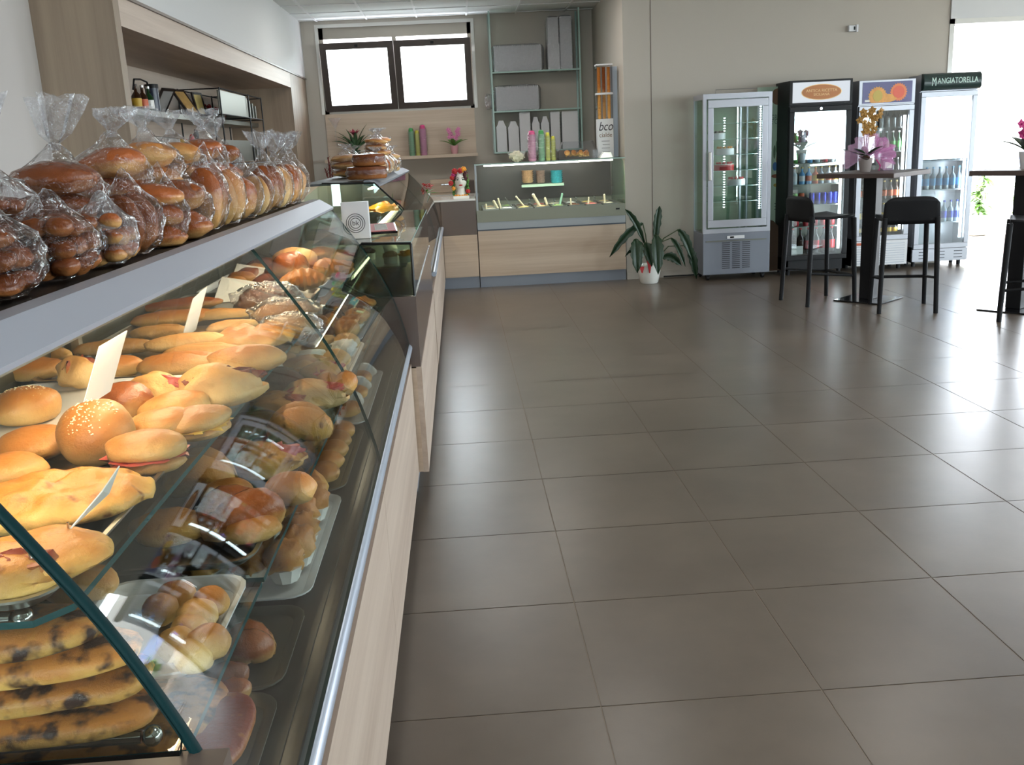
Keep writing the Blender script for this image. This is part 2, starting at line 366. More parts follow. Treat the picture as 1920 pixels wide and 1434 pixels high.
# ceiling: panels in a grid of tees
ce = MB().box(-2.6, YF, ZC+.03, XR, YB, ZC+.12).build('ceiling', M_ceil, kind='structure', origin=(0, 0, ZC))
pm = MB().box(.006, .006, .004, .594, .594, .02); pan0 = pm.build('ceiling_panel', M_ceil, parent=ce, local=True); first = True
tee = MB()
xs0 = on('y', YB, 688, 39).x
for i in range(-3, 7):
    tee.box(xs0+i*.603-.011, 3.0, ZC-.002, xs0+i*.603+.011, YB, ZC+.006)
    for j in range(-16, 1):
        y = YB-.12+j*.603-.603
        if y < 3: continue
        o = pan0 if first else pan0.copy()
        if not first: COL.objects.link(o); o.parent = ce
        first = False; o.location = (xs0+i*.603, y, .002); o.scale = (1.0, 1.0, 1)
for j in range(-16, 1):
    y = YB-.12+j*.603
    if y > 3: tee.box(-2.5, y-.011, ZC-.0025, 1.75, y+.011, ZC+.0055)
tee.build('ceiling_grid', M_white, parent=ce)
# unseen fill lamps added on the ceiling to brighten shop floor and niche
LL = ['nearest the bakery case', 'front row, second from the bakery case', 'front row, third from the bakery case', 'over the middle of the bakery case aisle', 'halfway to the bar tables', 'nearest the bar tables', 'before the ice cream cabinet', 'behind the counters under the window side', 'above the ice cream cabinet']
for k, (a, b) in enumerate(((1, 2), (3, 2), (5, 2), (1, 6), (3, 6), (5, 6), (0.2, 8.6), (-.7, 10.1), (.9, 10.1))):
    T = thing('fill_lamp', 'added square ceiling fill lamp, '+LL[k], 'lamp', (a, b, ZC-.03), 0, 'added ceiling fill lamps')
    MB().box(a-.3, b-.3, ZC-.025, a+.3, b+.3, ZC+.002).build('housing', M_white, T); MB().box(a-.28, b-.28, ZC-.029, a+.28, b+.28, ZC-.025).build('diffuser', M_filld, T)
    L = bpy.data.lights.new('fill_light', 'AREA'); L.size = .55; L.energy = FILL_W; L.color = (1, .97, .92); o = bpy.data.objects.new('fill_light', L); COL.objects.link(o); o.parent = T; o.location = (0, 0, -.002)
# outer walls out of view: facade behind the camera and the right-hand side, both glazed
FW = [(-2.1, .15), (7.75, 10.05), (10.75, 12.6)]      # windows of the front wall; the first is added to let in more light
wf = MB(); wf.box(-2.6, YF-.2, 0, -2.1, YF, 3.4).box(.15, YF-.2, 0, 7.75, YF, 3.4).box(10.05, YF-.2, 0, 10.75, YF, 3.4).box(12.6, YF-.2, 0, XR, YF, 3.4)
for a, b in FW: wf.box(a, YF-.2, 0, b, YF, .58).box(a, YF-.2, 2.75, b, YF, 3.4)
struct(wf, 'wall_front', M_leftwall)
wr = MB(); wins = [(-2.6, -.2), (.5, 3.4), (4.1, 8.6)]
y = YF
for a, b in wins: wr.box(XR, y, 0, XR+.2, a, 3.4); y = b; wr.box(XR, a, 0, XR+.2, b, .2); wr.box(XR, a, 2.7, XR+.2, b, 3.4)
wr.box(XR, y, 0, XR+.2, YW+.2, 3.4); struct(wr, 'wall_right', M_wall)
def framed_window(name, axis, c, a0, a1, z0, z1, nmul, mat, fw=.05, tr=None):
    """glazed frame; axis is the direction it faces along"""
    f = MB(); g = MB()
    def bx(m, p0, p1, q0, q1, d0, d1, mi=0):
        if axis == 'y': m.box(p0, c+d0, q0, p1, c+d1, q1, mi)
        else: m.box(c+d0, p0, q0, c+d1, p1, q1, mi)
    bx(f, a0, a1, z0, z0+fw, -.03, .03); bx(f, a0, a1, z1-fw, z1, -.03, .03)
    for k in range(nmul+2):
        p = a0+(a1-a0-fw)*k/(nmul+1); bx(f, p, p+fw, z0, z1, -.031, .031)
    if tr: bx(f, a0, a1, tr, tr+fw, -.029, .029)
    w = f.build(name, mat, kind='structure')
    for k in range(nmul+1):
        p = a0+(a1-a0-fw)*k/(nmul+1)+fw; q = a0+(a1-a0-fw)*(k+1)/(nmul+1); bx(g, p, q, z0+fw, z1-fw, -.004, .004)
    g.build('pane', M_glass, parent=w)
for k, (a, b) in enumerate(FW): framed_window('window_%d' % (k+8), 'y', YF-.1, a, b, .58, 2.75, 0, M_taupe_m, .06)
for k, (a, b) in enumerate(wins): framed_window('window_%d' % (k+4), 'x', XR+.1, a, b, .2, 2.7, 1, M_white, .06)
# small window at the back: fixed frame, mullion and two sashes tipped into the room
M_alu = plain('greige_aluminium', S(150, 142, 132), .35, metal=.5)
fw = MB(); y0, y1 = YB+.06, YB+.13
fw.box(WX0, y0, WZ0, WX1, y1, WZ0+.05); fw.box(WX0, y0, WZ1-.13, WX1, y1, WZ1); fw.box(WX0, y0, WZ0, WX0+.05, y1, WZ1); fw.box(WX1-.05, y0, WZ0, WX1, y1, WZ1)
xm = (WX0+WX1)/2-.02; fw.box(xm-.025, y0-.002, WZ0, xm+.025, y1, WZ1)
win = fw.build('window_1', M_alu, kind='structure')
for k, (a, b) in enumerate(((WX0+.02, xm-.005), (xm+.005, WX1-.02))):
    s = MB(); H = WZ1-.13-WZ0-.08; M = Matrix.Translation((a, YB+.055, WZ0+.035)) @ Matrix.Rotation(math.radians(12), 4, 'X')
    s.M = M; wd = b-a; q = .075
    s.box(0, -.03, 0, wd, .02, q); s.box(0, -.03, H-q, wd, .02, H); s.box(0, -.03, q, q, .02, H-q); s.box(wd-q, -.03, q, wd, .02, H-q)
    sa = s.build('sash', plain('sash_aluminium', S(78, 70, 66), .3, metal=.5) if k == 0 else MATS['sash_aluminium'], parent=win)
    p = MB(); p.M = M; p.box(q, -.008, q, wd-q, 0, H-q); p.build('pane', M_glass, parent=sa)
    l = MB(); l.M = M; l.box(wd/2-.02, -.045, H-.05, wd/2+.02, -.03, H-.02); l.build('latch', M_blackm, parent=sa)
tr = MB(); q = .035
tr.box(WX0-q, YB-.012, WZ1-.005, WX1+q, YB+.002, WZ1+q); tr.box(WX0-q, YB-.012, WZ0-.0, WX0+.004, YB+.002, WZ1); tr.box(WX1-.004, YB-.012, WZ0, WX1+q, YB+.002, WZ1)
struct(tr, 'trim_3', M_porc)
MB().add([(WX0-.3, YB+t+.02, 3.25), (WX1+.3, YB+t+.02, 3.25), (WX1+.3, YB+t+.9, 2.98), (WX0-.3, YB+t+.9, 2.98)], [(0, 1, 2, 3)]).build('awning', plain('red_awning', S(170, 40, 44), .8), label='red awning outside above the small back window', cat='awning', solid=.01)
# glazed doorway jambs
dj = MB(); dj.box(DX0, YW-.01, 0, DX0+.05, YW+.23, DZ1); dj.box(DX1-.05, YW-.01, 0, DX1, YW+.23, DZ1); dj.box(DX0, YW-.01, DZ1-.05, DX1, YW+.23, DZ1)
struct(dj, 'door_1', M_porc)
# portals guide the daylight sampling
for a, b in FW: portal('portal_front', ((a+b)/2, YF-.25, 1.66), b-a, 2.2, (0, 1, 0))
portal('portal_doorway', ((DX0+DX1)/2, YW+.3, 1.25), DX1-DX0, 2.5, (0, -1, 0))
portal('portal_back_window', (-.67, YB+.3, 2.44), 1.85, 1.0, (0, -1, 0))
for k, (a, b) in enumerate(wins): portal('portal_side', (XR+.25, (a+b)/2, 1.45), b-a, 2.5, (-1, 0, 0))
# outdoors beyond the doorway
M_pave = plain('pale_paving', S(210, 204, 196), .8, var=.08, bscale=3); M_road = plain('road', S(150, 148, 146), .85)
struct(MB().box(XR+.2, YF-12, -.1, 30, YW+.2, -.02).box(-10, YF-12, -.1, XR+.2, YF-.2, -.02).box(2.1, YW+.22, -.1, 30, 15.9, -.02), 'pavement', M_pave)
struct(MB().box(-25, 16.1, -.6, 60, 60, -.5), 'road', M_road)
struct(MB().box(-4, 15.9, -.5, 40, 16.1, .42).box(-4, 15.87, .42, 40, 16.13, .47), 'wall_parapet', M_white)
struct(MB().box(-30, 34, -.5, 45, 40, 5.2), 'wall_far', plain('far_facade', S(226, 222, 214), .8))

# ================================================================== wooden wall unit on the left
CF_, CB = -1.8, -2.5
wu = thing('wall_unit', 'long pale wood shelving unit built along the left wall behind the display counters', 'shelving unit', (-2.1, 9, 0))
MB().box(-2.555, 5.57, 0, CF_+.0, 5.60, 2.37).build('side_panel', M_woodZ, wu)
MB().box(CF_-.02, 5.60, 0, CF_, 5.665, 2.37).build('stile', M_woodZ, wu)
MB().box(CF_-.02, 5.665, 2.20, CF_, 11.2, 2.36).build('fascia', M_woodY, wu)
MB().box(CF_-.03, 5.60, 2.355, CF_+.014, YB, 2.372).build('cap_strip', M_taupe_m, wu)
MB().box(CB, 5.60, 2.20, CF_-.02, 11.2, 2.215).build('top_panel', M_woodY, wu)
MB().box(CB-.02, 5.60, .3, CB, 11.2, 2.20).build('back_panel', M_woodY, wu)
MB().box(CB, 11.2, .3, CF_, 11.225, 2.36).build('end_panel', M_woodZ, wu)
MB().box(CF_-.02, 11.225, 0, CF_, YB-.01, 2.36).build('pillar', M_woodZ, wu)
ZS = on('x', -2.2, 250, 203).z
MB().box(CB, 5.60, ZS-.04, -2.2, 11.2, ZS).build('shelf', M_steel_d, wu)
MB().box(CB, 5.60, .3, CF_-.05, 11.2, .9).box(CB, 5.6, .9, CF_+.0, 11.2, .94).build('base_cupboard', M_woodY, wu)
# things on its shelf
def bottle_prof(h, r, nk=.32, sh=.58): return [(r*.9, 0), (r, .01*h), (r, h*sh), (r*nk, h*(sh+.17)), (r*nk, h*.93), (r*nk*1.15, h*.93), (r*nk*1.15, h)]
def bottle(name, x, y, z, h, r, body, cap, lab, label, cat='bottle', group=None, parts=True, seg=12):
    if parts:
        t = thing(name, label, cat, (x, y, z), 0, group); MB().lathe(bottle_prof(h, r), seg).build('body', body, t, smooth=40, local=True)
        MB().lathe([(r*.39, h*.93), (r*.39, h*1.01)], seg).build('cap', cap, t, smooth=40, local=True)
        MB().lathe([(r*1.02, h*.18), (r*1.02, h*.5)], seg).build('paper_label', lab, t, smooth=40, local=True); return t
    m = MB(); m.lathe(bottle_prof(h, r), seg); m.lathe([(r*.39, h*.93), (r*.39, h*1.01)], seg, mi=1); m.lathe([(r*1.02, h*.18), (r*1.02, h*.5)], seg, mi=2)
    m.M = None; m.v = [(a+x, b+y, c+z) for a, b, c in m.v]
    return m.build(name, [body, cap, lab], smooth=40, label=label, cat=cat, group=group, origin=(x, y, z))
M_bbrown = plain('brown_glass', S(52, 28, 14), .1, spec=.8); M_bgreen = plain('green_glass', S(24, 62, 30), .1, spec=.8); M_bdark = plain('dark_glass', S(20, 22, 28), .1, spec=.8)
M_lorange = plain('orange_label', S(200, 96, 58), .5); M_lyel = plain('yellow_label', S(206, 166, 50), .5); M_lgreen = plain('green_label', S(66, 130, 60), .5)
M_cap = plain('gold_cap', S(180, 150, 90), .3, metal=.8); M_silver = plain('silver_foil', S(190, 190, 190), .25, metal=.9)
P1 = lambda px, py: on('x', -2.35, px, py)
for k, (px, b, c, l, lab) in enumerate(((258, M_bbrown, M_bbrown, M_lyel, 'brown bottle with yellow label, leftmost in the dark carrier on the wall unit shelf'),
                                        (270, M_bbrown, M_silver, M_lorange, 'brown bottle with orange label and foil neck on the wall unit shelf'),
                                        (281, M_bgreen, M_silver, M_porc, 'green bottle with foil neck and white label on the wall unit shelf'))):
    y = P1(px, 200).y; bottle('bottle', -2.35, y, ZS, .20, .036, b, c, l, lab)
ya, yb = P1(254, 200).y, P1(285, 200).y
MB().tube([(-2.35, ya, ZS+.16), (-2.35, ya+.05, ZS+.235), (-2.35, (ya+yb)/2, ZS+.245), (-2.35, yb-.05, ZS+.235), (-2.35, yb, ZS+.16)], .007, 8).box(-2.40, ya-.02, ZS, -2.388, yb+.0, ZS+.07).build('bottle_carrier', M_blackm, label='black handled carrier behind the three small bottles on the wall unit shelf', cat='carrier', smooth=40)
y = P1(296, 203).y
tn = thing('round_tin', 'tall dark blue round tin beside the bottles on the wall unit shelf', 'tin', (-2.38, y, ZS))
MB().lathe([(.05, 0), (.05, .215)], 20).build('body', plain('dark_blue_tin', S(38, 46, 66), .3), tn, smooth=40, local=True)
MB().lathe([(.053, .2), (.053, .23), (.045, .232)], 20).build('lid', M_blackm, tn, smooth=40, local=True)
M_frame = plain('dark_brown_frame', S(44, 34, 30), .4); M_photo = plain('ochre_print', S(176, 140, 84), .5, var=.3, bscale=25)
def pframe(px, lean, w, h, mat_in, lab, dx=0, back=False):
    y = P1(px, 208).y; t = thing('picture_frame', lab, 'picture frame', (-2.345+dx, y, ZS), PI/2-.25); M = Matrix.Rotation(lean, 4, 'X')
    f = MB(); f.M = M; q = .02; d = .008
    # stands facing the room along the shelf, leaning like a tent
    f.box(0, -d, 0, w, d, q); f.box(0, -d, h-q, w, d, h); f.box(0, -d, 0, q, d, h); f.box(w-q, -d, 0, w, d, h); f.v = [(a-w/2, b, c+.012) for a, b, c in f.v]; f.build('frame', M_frame, t, local=True)
    p = MB(); p.M = M; p.box(q, -d*.5, q, w-q, d*.6, h-q); p.v = [(a-w/2, b, c+.012) for a, b, c in p.v]; p.build('print', mat_in, t, local=True)
pframe(326, math.radians(33), .2, .25, plain('grey_backing', S(150, 146, 142), .6), 'dark framed picture leaning right, left half of the tent of frames', -.145)
pframe(334, math.radians(-33), .2, .25, M_photo, 'dark framed ochre picture leaning left, right half of the tent of frames', .13)
pframe(358, math.radians(-10), .17, .21, plain('cream_print', S(214, 190, 120), .5, var=.2, bscale=20), 'small dark framed cream certificate standing behind the tent of frames', .09)
# two little painted head cups
def head_cup(px, lab):
    y = P1(px, 214).y; t = thing('head_cup', lab, 'cup', (-2.34, y, ZS))
    MB().lathe([(.035, 0), (.03, .01), (.045, .05), (.048, .1), (.04, .13)], 16).build('cup', M_porc, t, smooth=50, local=True)
    f = MB()
    for k in range(9):
        a = 2*PI*k/9; f.blob((.043*math.cos(a), .043*math.sin(a), .115+.012*(k % 2)), (.016, .016, .014), 8, 6)
    f.build('flower_rim', M_redf, t, smooth=60, local=True)
    b = MB(); 
    for s in (-1, 1): b.blob((.044, s*.016, .075), (.006, .008, .004), 8, 6)
    b.build('eyes', M_blackm, t, smooth=60, local=True)
    MB().blob((.045, 0, .045), (.006, .012, .005), 8, 6).build('lips', M_redf, t, smooth=60, local=True)
head_cup(384, 'small white face cup with red flowers, left of the steel rack'); head_cup(412, 'small white face cup with red flowers, in front of the steel rack')
# steel wire rack with plates stored upright
rk = thing('wire_rack', 'two tier dark steel rack of grey plates at the far end of the wall unit', 'rack', (-2.2, 9.4, ZS-.5))
ya, yb, yc = 8.9, 10.1, 10.75
w = MB()
for zz in (ZS-.42, ZS+.02, ZS+.24):
    for xx in (-2.42, -2.06): w.tube([(xx, ya, zz), (xx, yc, zz)], .006, 6)
    for yy in (ya, yb, yc): w.tube([(-2.42, yy, zz), (-2.06, yy, zz)], .006, 6)
for xx in (-2.42, -2.06):
    for yy in (ya, yb, yc): w.tube([(xx, yy, ZS-.42), (xx, yy, ZS+.25)], .007, 6)
w.build('frame', M_blackm, rk, smooth=40)
for zz in (ZS-.40, ZS+.03):
    MB().box(-2.09, ya+.03, zz, -2.075, yb-.03, zz+.2).build('plate', M_steel_d, rk)
    for k in range(4): MB().box(-2.38, yb+.08+k*.14, zz, -2.10, yb+.13+k*.14, zz+.19-.02*k).build('plate', M_steel_d, rk)
# cards and a red pot holder hanging under the shelf
hk = thing('hanging_rail', 'thin rail of small white and yellow cards hanging under the wall unit shelf', 'rail', (-2.3, 7.3, ZS-.27))
p0, p1 = on('x', -2.3, 292, 256), on('x', -2.3, 352, 262)
MB().tube([p0, p1], .004, 6).build('rod', M_chrome, hk)
for k in range(9):
    q = p0.lerp(p1, (k+.5)/9); MB().box(-2.33, q.y-.004, q.z-.09, -2.27, q.y+.004, q.z-.004).build('card', M_paper if k < 6 else M_lyel, hk)
q = on('x', -2.28, 361, 268)
MB().blob(q, (.02, .07, .075), 16, 10).build('pot_holder', M_redf, label='round red pot holder hanging beside the rail of cards', cat='pot holder', smooth=60)
q = on('x', -2.31, 368, 258)
MB().blob(q, (.02, .07, .07), 16, 10, amp=.1).build('pot_holder', M_blackm, label='black pot holder hanging just behind the red one', cat='pot holder', smooth=60)

# ================================================================== display case (cross-section in x, z, run along y)
PROF_A = [(-.247, .672), (-.256, .72), (-.272, .784), (-.295, .86), (-.328, .937), (-.37, 1.02), (-.425, 1.108), (-.48, 1.19), (-.528, 1.262)]
PROF_C = [(-.235, .672), (-.245, .76), (-.262, .86), (-.295, .96), (-.35, 1.065), (-.44, 1.175), (-.528, 1.262)]
def smooth_prof(p, n=4):
    out = []
    P = [Vector((a[0], a[1])) for a in p]
    for i in range(len(P)-1):
        p0 = P[max(i-1, 0)]; p1 = P[i]; p2 = P[i+1]; p3 = P[min(i+2, len(P)-1)]
        for k in range(n):
            t = k/n; out.append(.5*((2*p1)+(p2-p0)*t+(2*p0-5*p1+4*p2-p3)*t*t+(3*p1-p0-3*p2+p3)*t**3))
    return out+[P[-1]]
def curved_pane(prof, y0, y1, th, parent, name='curved_glass'):
    pr_ = smooth_prof(prof); n = len(pr_); inn = []
    for i, p in enumerate(pr_):
        d = (pr_[min(i+1, n-1)]-pr_[max(i-1, 0)]).normalized(); inn.append(p+Vector((-d.y, d.x))*th)
    poly = [(p.x, p.y) for p in pr_]+[(p.x, p.y) for p in reversed(inn)]
    m = MB(); vs = []; fs = []; mi = []; N_ = len(poly)
    vs = [(p[0], y0, p[1]) for p in poly]+[(p[0], y1, p[1]) for p in poly]
    for i in range(N_): fs.append((i, (i+1) % N_, (i+1) % N_+N_, i+N_)); mi.append(1 if i in (n-1, N_-1) else 0)
    for i in range(n-1):
        a, b, c, d = i, i+1, N_-2-i, N_-1-i; fs.append((a, b, c, d)); mi.append(1); fs.append((a+N_, d+N_, c+N_, b+N_)); mi.append(1)
    m.add(vs, fs, mi); return m.build(name, [M_glass, M_glassE], parent, smooth=30)
def shelf_glass(x0, x1, y0, y1, z, parent, cham=0):
    m = MB(); poly = [(x1, y0), (x0-cham, y0), (x0, y0+cham*1.2), (x0, y1), (x1, y1)] if cham else [(x1, y0), (x0, y0), (x0, y1), (x1, y1)]
    m.prism(poly, 'z', z-.008, z, 0, 1); return m.build('glass_shelf', [M_glass, M_glassE], parent)
def strip_light(name, c, length, wid, col, en, parent, d=(0, 0, -1)):
    L = bpy.data.lights.new(name, 'AREA'); L.shape = 'RECTANGLE'; L.size = wid; L.size_y = length; L.color = col; L.energy = en
    o = bpy.data.objects.new(name, L); COL.objects.link(o); o.parent = parent; o.location = Vector(c)-WL[parent.name]
    q = Vector(d).to_track_quat('-Z', 'Y'); o.rotation_euler = q.to_euler(); return o
def strip_y(name, x, z, y0, y1, wid, col, en, parent, d=(-.25, 0, -1)):
    L = bpy.data.lights.new(name, 'AREA'); L.shape = 'RECTANGLE'; L.size = wid; L.size_y = y1-y0; L.color = col; L.energy = en
    o = bpy.data.objects.new(name, L); COL.objects.link(o); o.parent = parent; o.location = Vector((x, (y0+y1)/2, z))-WL[parent.name]
    zz = -Vector(d).normalized(); yy = Vector((0, 1, 0)); xx = yy.cross(zz); o.rotation_euler = Matrix((xx, yy, zz)).transposed().to_euler(); return o
WARM = (1, .80, .55)
# ---- A: the long curved bakery case in the foreground
AY0, AY1, AJ = .88, 3.95, 2.40
A = thing('bakery_display_case', 'long curved glass bakery display case full of breads nearest the camera', 'display case', (-.6, 2.4, 0))
MB().box(-1.0, AY0, 0, -.30, AY1, .1).build('plinth', M_plinth, A)
MB().box(-1.02, AY0, .1, -.268, AY1, .655).build('base_cabinet', M_taupe_m, A)
for a, b in ((AY0-.01, AJ-.002), (AJ+.001, AY1)): MB().box(-.268, a, .1, -.246, b, .586).build('front_panel', M_woodY, A)
MB().box(-.268, AY0, .588, -.258, AY1, .632).build('taupe_band', M_taupe_m, A)
for a, b in ((AY0-.02, AJ-.001), (AJ+.0005, AY1+.02)):
    MB().tube([(-.2535, a, .652), (-.2535, b, .652)], .0175, 16).build('rail', M_rail, A, smooth=50)
MB().box(-.285, AY0, .655, -.262, AY1, .676).build('gasket', M_black, A)
MB().box(-1.0, AY0+.02, .66, -.285, AY1-.01, .68).build('deck', M_deck, A)
for a, b in ((AY0, AJ-.0015), (AJ+.0015, AY1)): curved_pane(PROF_A, a, b, .007, A)
MB().tube([(p.x-.003, AY0-.004, p.y) for p in smooth_prof(PROF_A)], .0065, 8).build('edge_seal', M_glassEd, A, smooth=50)
# near end: taupe half-height end panel with a glass pane over it
MB().prism([(-1.02, .1), (-.246, .1), (-.246, .66), (-.262, .72), (-.27, .877), (-1.02, .877)], 'y', AY0-.035, AY0-.004, 0).build('end_panel', [M_taupe_m], A)
def end_glass(y, prof, parent, z0=.877, xb=-1.0, ztop=1.262, tint=None):
    pr_ = [p for p in smooth_prof(prof) if p.y > z0+.01]; n = len(pr_)
    poly = [(xb, z0), (pr_[0].x-.008, z0)]+[(p.x-.004, p.y) for p in pr_]+[(-.62, ztop+.01), (xb, ztop+.01)]
    mis = [1]*len(poly); m = MB(); m.prism(poly, 'y', y, y+.008, 0, mis); return m.build('end_glass', [tint or M_glass, M_glassEd], parent)
end_glass(AY0-.012, PROF_A, A); end_glass(AY1-.02, PROF_A, A, .7)
# top rail, top shelf, rear doors
MB().prism([(-.515, 1.246), (-.513, 1.254), (-.566, 1.287), (-.60, 1.288), (-.60, 1.262), (-.53, 1.244)], 'y', AY0-.01, AY1+.01).build('top_rail', M_toprail, A)
MB().box(-.60, AY0, 1.236, -.532, AY1, 1.246).build('lamp_housing', M_beige, A)
MB().box(-1.0, AY0, 1.268, -.602, AY1, 1.282).build('top_shelf', M_deck, A)
MB().box(-1.02, AY0, .68, -1.0, AY1, 1.268).build('rear_doors', M_steel_d, A)
for yy in (AJ, AY1-.03): MB().box(-.99, yy-.012, .68, -.97, yy+.012, 1.268).build('post', M_steel, A)
shelf_glass(-.448, -.97, .945, AJ-.01, 1.0, A, .03); shelf_glass(-.448, -.97, AJ+.01, AY1-.04, 1.0, A)
shelf_glass(-.333, -.88, .93, 1.345, .842, A); shelf_glass(-.333, -.84, 1.36, AJ-.01, .842, A); shelf_glass(-.333, -.84, AJ+.01, AY1-.04, .842, A)
for yy in (.985, AJ-.06, AJ+.06, AY1-.1):
    for zz, xx in ((.985, -.52), (.827, -.40)): MB().tube([(xx-.45, yy, zz), (xx, yy, zz)], .008, 8).blob((xx+.012, yy, zz), (.012, .014, .012), 10, 6).build('shelf_bracket', M_chrome, A, smooth=50)
MB().box(-.585, AY0+.05, 1.228, -.560, AY1-.05, 1.236).build('led_strip', M_warm, A)
strip_y('warm_strip_light', -.572, 1.226, AY0+.05, AY1-.9, .03, WARM, 6, A)
strip_y('warm_strip_light', -.572, 1.226, AY1-.9, AY1-.05, .03, (1, .86, .64), 2.5, A)

# ---- B: till counter with square end, proud of the case
B0, B1 = 3.955, 6.07
B = thing('till_counter', 'middle taupe and wood till counter between the two curved display cases', 'counter', (-.6, 5.0, 0))
MB().box(-1.0, B0+.02, 0, -.26, B1, .1).build('plinth', M_plinth, B)
MB().box(-1.02, B0, .1, -.226, B1, .565).build('base_cabinet', M_woodX, B)
MB().box(-.226, B0+.001, .098, -.203, B1-.001, .57).build('front_panel', M_woodY, B)
MB().box(-1.02, B0, .57, -.206, B1, .872).build('taupe_body', M_taupe, B)
# glazed upper part with a black edged end pane
bp_ = [(-.21, .875), (-.21, 1.092), (-.413, 1.101), (-.508, .946), (-.441, .902), (-.376, .877)]
M_endg = glass('smoky_green_glass', (.34, .40, .32), .08)
m = MB(); m.prism(bp_, 'y', B0+.004, B0+.012, 0, 0); m.build('end_glass', M_endg, B)
f = MB(); n = len(bp_); cx = sum(p[0] for p in bp_)/n; cz = sum(p[1] for p in bp_)/n
for i in (0, 1, 2, 3, 4):
    a, b = bp_[i], bp_[(i+1) % n]
    f.tube([(a[0], B0, a[1]), (b[0], B0, b[1])], .006 if i < 2 else .004, 6)
f.build('black_edging', M_black, B, smooth=40)
MB().box(-.218, B0+.012, .872, -.21, B1, 1.09).build('front_glass', [M_glass], B)
MB().prism([(-.21, B0+.012), (-.21, B1), (-.62, B1), (-.62, B0+.012)], 'z', 1.09, 1.099, 0, 1).build('top_glass', [M_glass, M_glassEl], B)
MB().box(-.96, B0+.3, .872, -.62, B1, .94).build('worktop', M_porc, B)
MB().box(-.60, B0+.05, .99, -.24, B1-.05, .996).build('inner_shelf', [M_steel], B)
MB().box(-.62, B0+.012, .872, -.61, B1, 1.09).build('rear_panel', M_steel_d, B)
strip_y('till_strip_light', -.25, 1.08, B0+.2, B1-.2, .02, (1, .9, .72), 3, B, (-.4, 0, -1))

# ---- C: far curved pastry case
C0, C1 = 6.08, 10.10
C = thing('pastry_display_case', 'far curved glass pastry display case beyond the till counter', 'display case', (-.6, 8.0, 0))
MB().box(-1.0, C0, 0, -.25, C1, .1).build('plinth', M_plinth, C)
MB().box(-1.02, C0, .1, -.222, C1, .64).build('base_cabinet', M_taupe_m, C)
for k in range(2): MB().box(-.222, C0+.002+k*2.01, .098, -.2, C0+2.008+k*2.01, .585).build('front_panel', M_woodY, C)
MB().box(-.222, C0, .587, -.212, C1, .635).build('taupe_band', M_taupe_m, C)
MB().tube([(-.2, C0+.3, .65), (-.2, C1, .65)], .0175, 14).blob((-.2, C1, .65), (.0175, .0175, .0175), 12, 8).build('rail', M_rail, C, smooth=50)
MB().box(-1.0, C0, .655, -.25, C1, .68).build('deck', M_steel, C)
for a, b in ((C0+.15, 8.07), (8.08, C1-.2)): curved_pane([(x+.022 if z < 1 else x, z) for x, z in PROF_C], a, b, .007, C)
ep = [(-.40, .975), (-.34, 1.075), (-.382, 1.13), (-.44, 1.18), (-.53, 1.272), (-.86, 1.285), (-.98, 1.20), (-.98, .975)]
MB().prism(ep, 'y', C0+.10, C0+.108, 0, 0).build('end_glass', M_glassG, C)
f = MB()
f.tube([(p[0], C0+.096, p[1]) for p in ep[:6]], .006, 6); f.build('black_edging', M_black, C, smooth=40)
MB().box(-1.0, C0+.1, .68, -.39, C0+.13, .93).build('end_panel', M_plinth, C)
MB().prism([(-.505, 1.246), (-.505, 1.258), (-.566, 1.287), (-.60, 1.288), (-.60, 1.262), (-.52, 1.244)], 'y', C0+.11, C1+.1).build('top_rail', plain('matt_grey_profile', S(128, 132, 140), .6, spec=.2), C)
MB().box(-1.0, C0+.11, 1.268, -.602, C1, 1.282).build('top_shelf', M_deck, C)
MB().box(-1.02, C0+.11, .68, -1.0, C1, 1.268).build('rear_doors', M_steel_d, C)
shelf_glass(-.43, -.97, C0+.14, C1-.05, 1.0, C)
MB().box(-.585, C0+.2, 1.228, -.560, C1-.05, 1.236).build('led_strip', M_warm, C)
strip_y('pale_strip_light', -.572, 1.226, C0+.2, C1-.2, .03, (1, .88, .66), 9, C)

# ---- corner unit joining the run to the ice-cream cabinet
Q = thing('corner_counter', 'short wood and taupe corner counter carrying the painted head vase', 'counter', (0, 10.5, 0))
MB().box(-.9, YW+.0, 0, .165, 11.0, .12).build('plinth', M_plinth, Q)
MB().box(-.9, 10.14, .12, .165, 11.0, .565).build('base_cabinet', M_woodX, Q)
MB().box(-.195, 10.122, .122, .163, 10.14, .565).build('front_panel', M_woodX, Q)
MB().box(-.20, 10.12, .567, .166, 11.0, .92).build('taupe_body', M_taupe_m, Q)
MB().box(-.9, 10.12, .92, .166, 11.0, .938).build('worktop', M_porc, Q)
MB().box(-.9, 10.14, .567, -.2, 11.0, .92).build('rear_body', M_taupe_m, Q)

# ---- ice-cream cabinet
GX0, GX1, GY = .172, 1.742, 10.12
G = thing('ice_cream_cabinet', 'glass fronted ice cream cabinet with green grey band set against the inner wall', 'ice cream cabinet', (.96, 10.6, 0))
M_gband = plain('sage_grey_panel', S(136, 138, 122), .4); M_gband2 = plain('pale_blue_grey_band', S(160, 166, 170), .35)
MB().box(GX0, GY+.02, 0, GX1, 11.1, .115).build('plinth', M_plinth, G)
MB().box(GX0, GY+.02, .115, GX1, 11.1, .60).build('base_cabinet', M_taupe_m, G)
MB().box(GX0+.002, GY, .115, GX1, GY+.02, .597).build('front_panel', M_woodX, G)
MB().box(GX0, GY+.01, .597, GX1, 11.1, .612).build('shadow_gap', plain('blue_grey_strip', S(84, 92, 102), .4), G)
MB().box(GX0, GY-.005, .612, GX1, 11.1, .688).build('lower_band', M_gband2, G)
MB().box(GX0, GY-.012, .688, GX1, GY+.01, .812).box(GX0, GY+.01, .688, GX1, 11.1, .72).box(GX0, 10.95, .72, GX1, 11.1, .86).build('tank', M_gband, G)
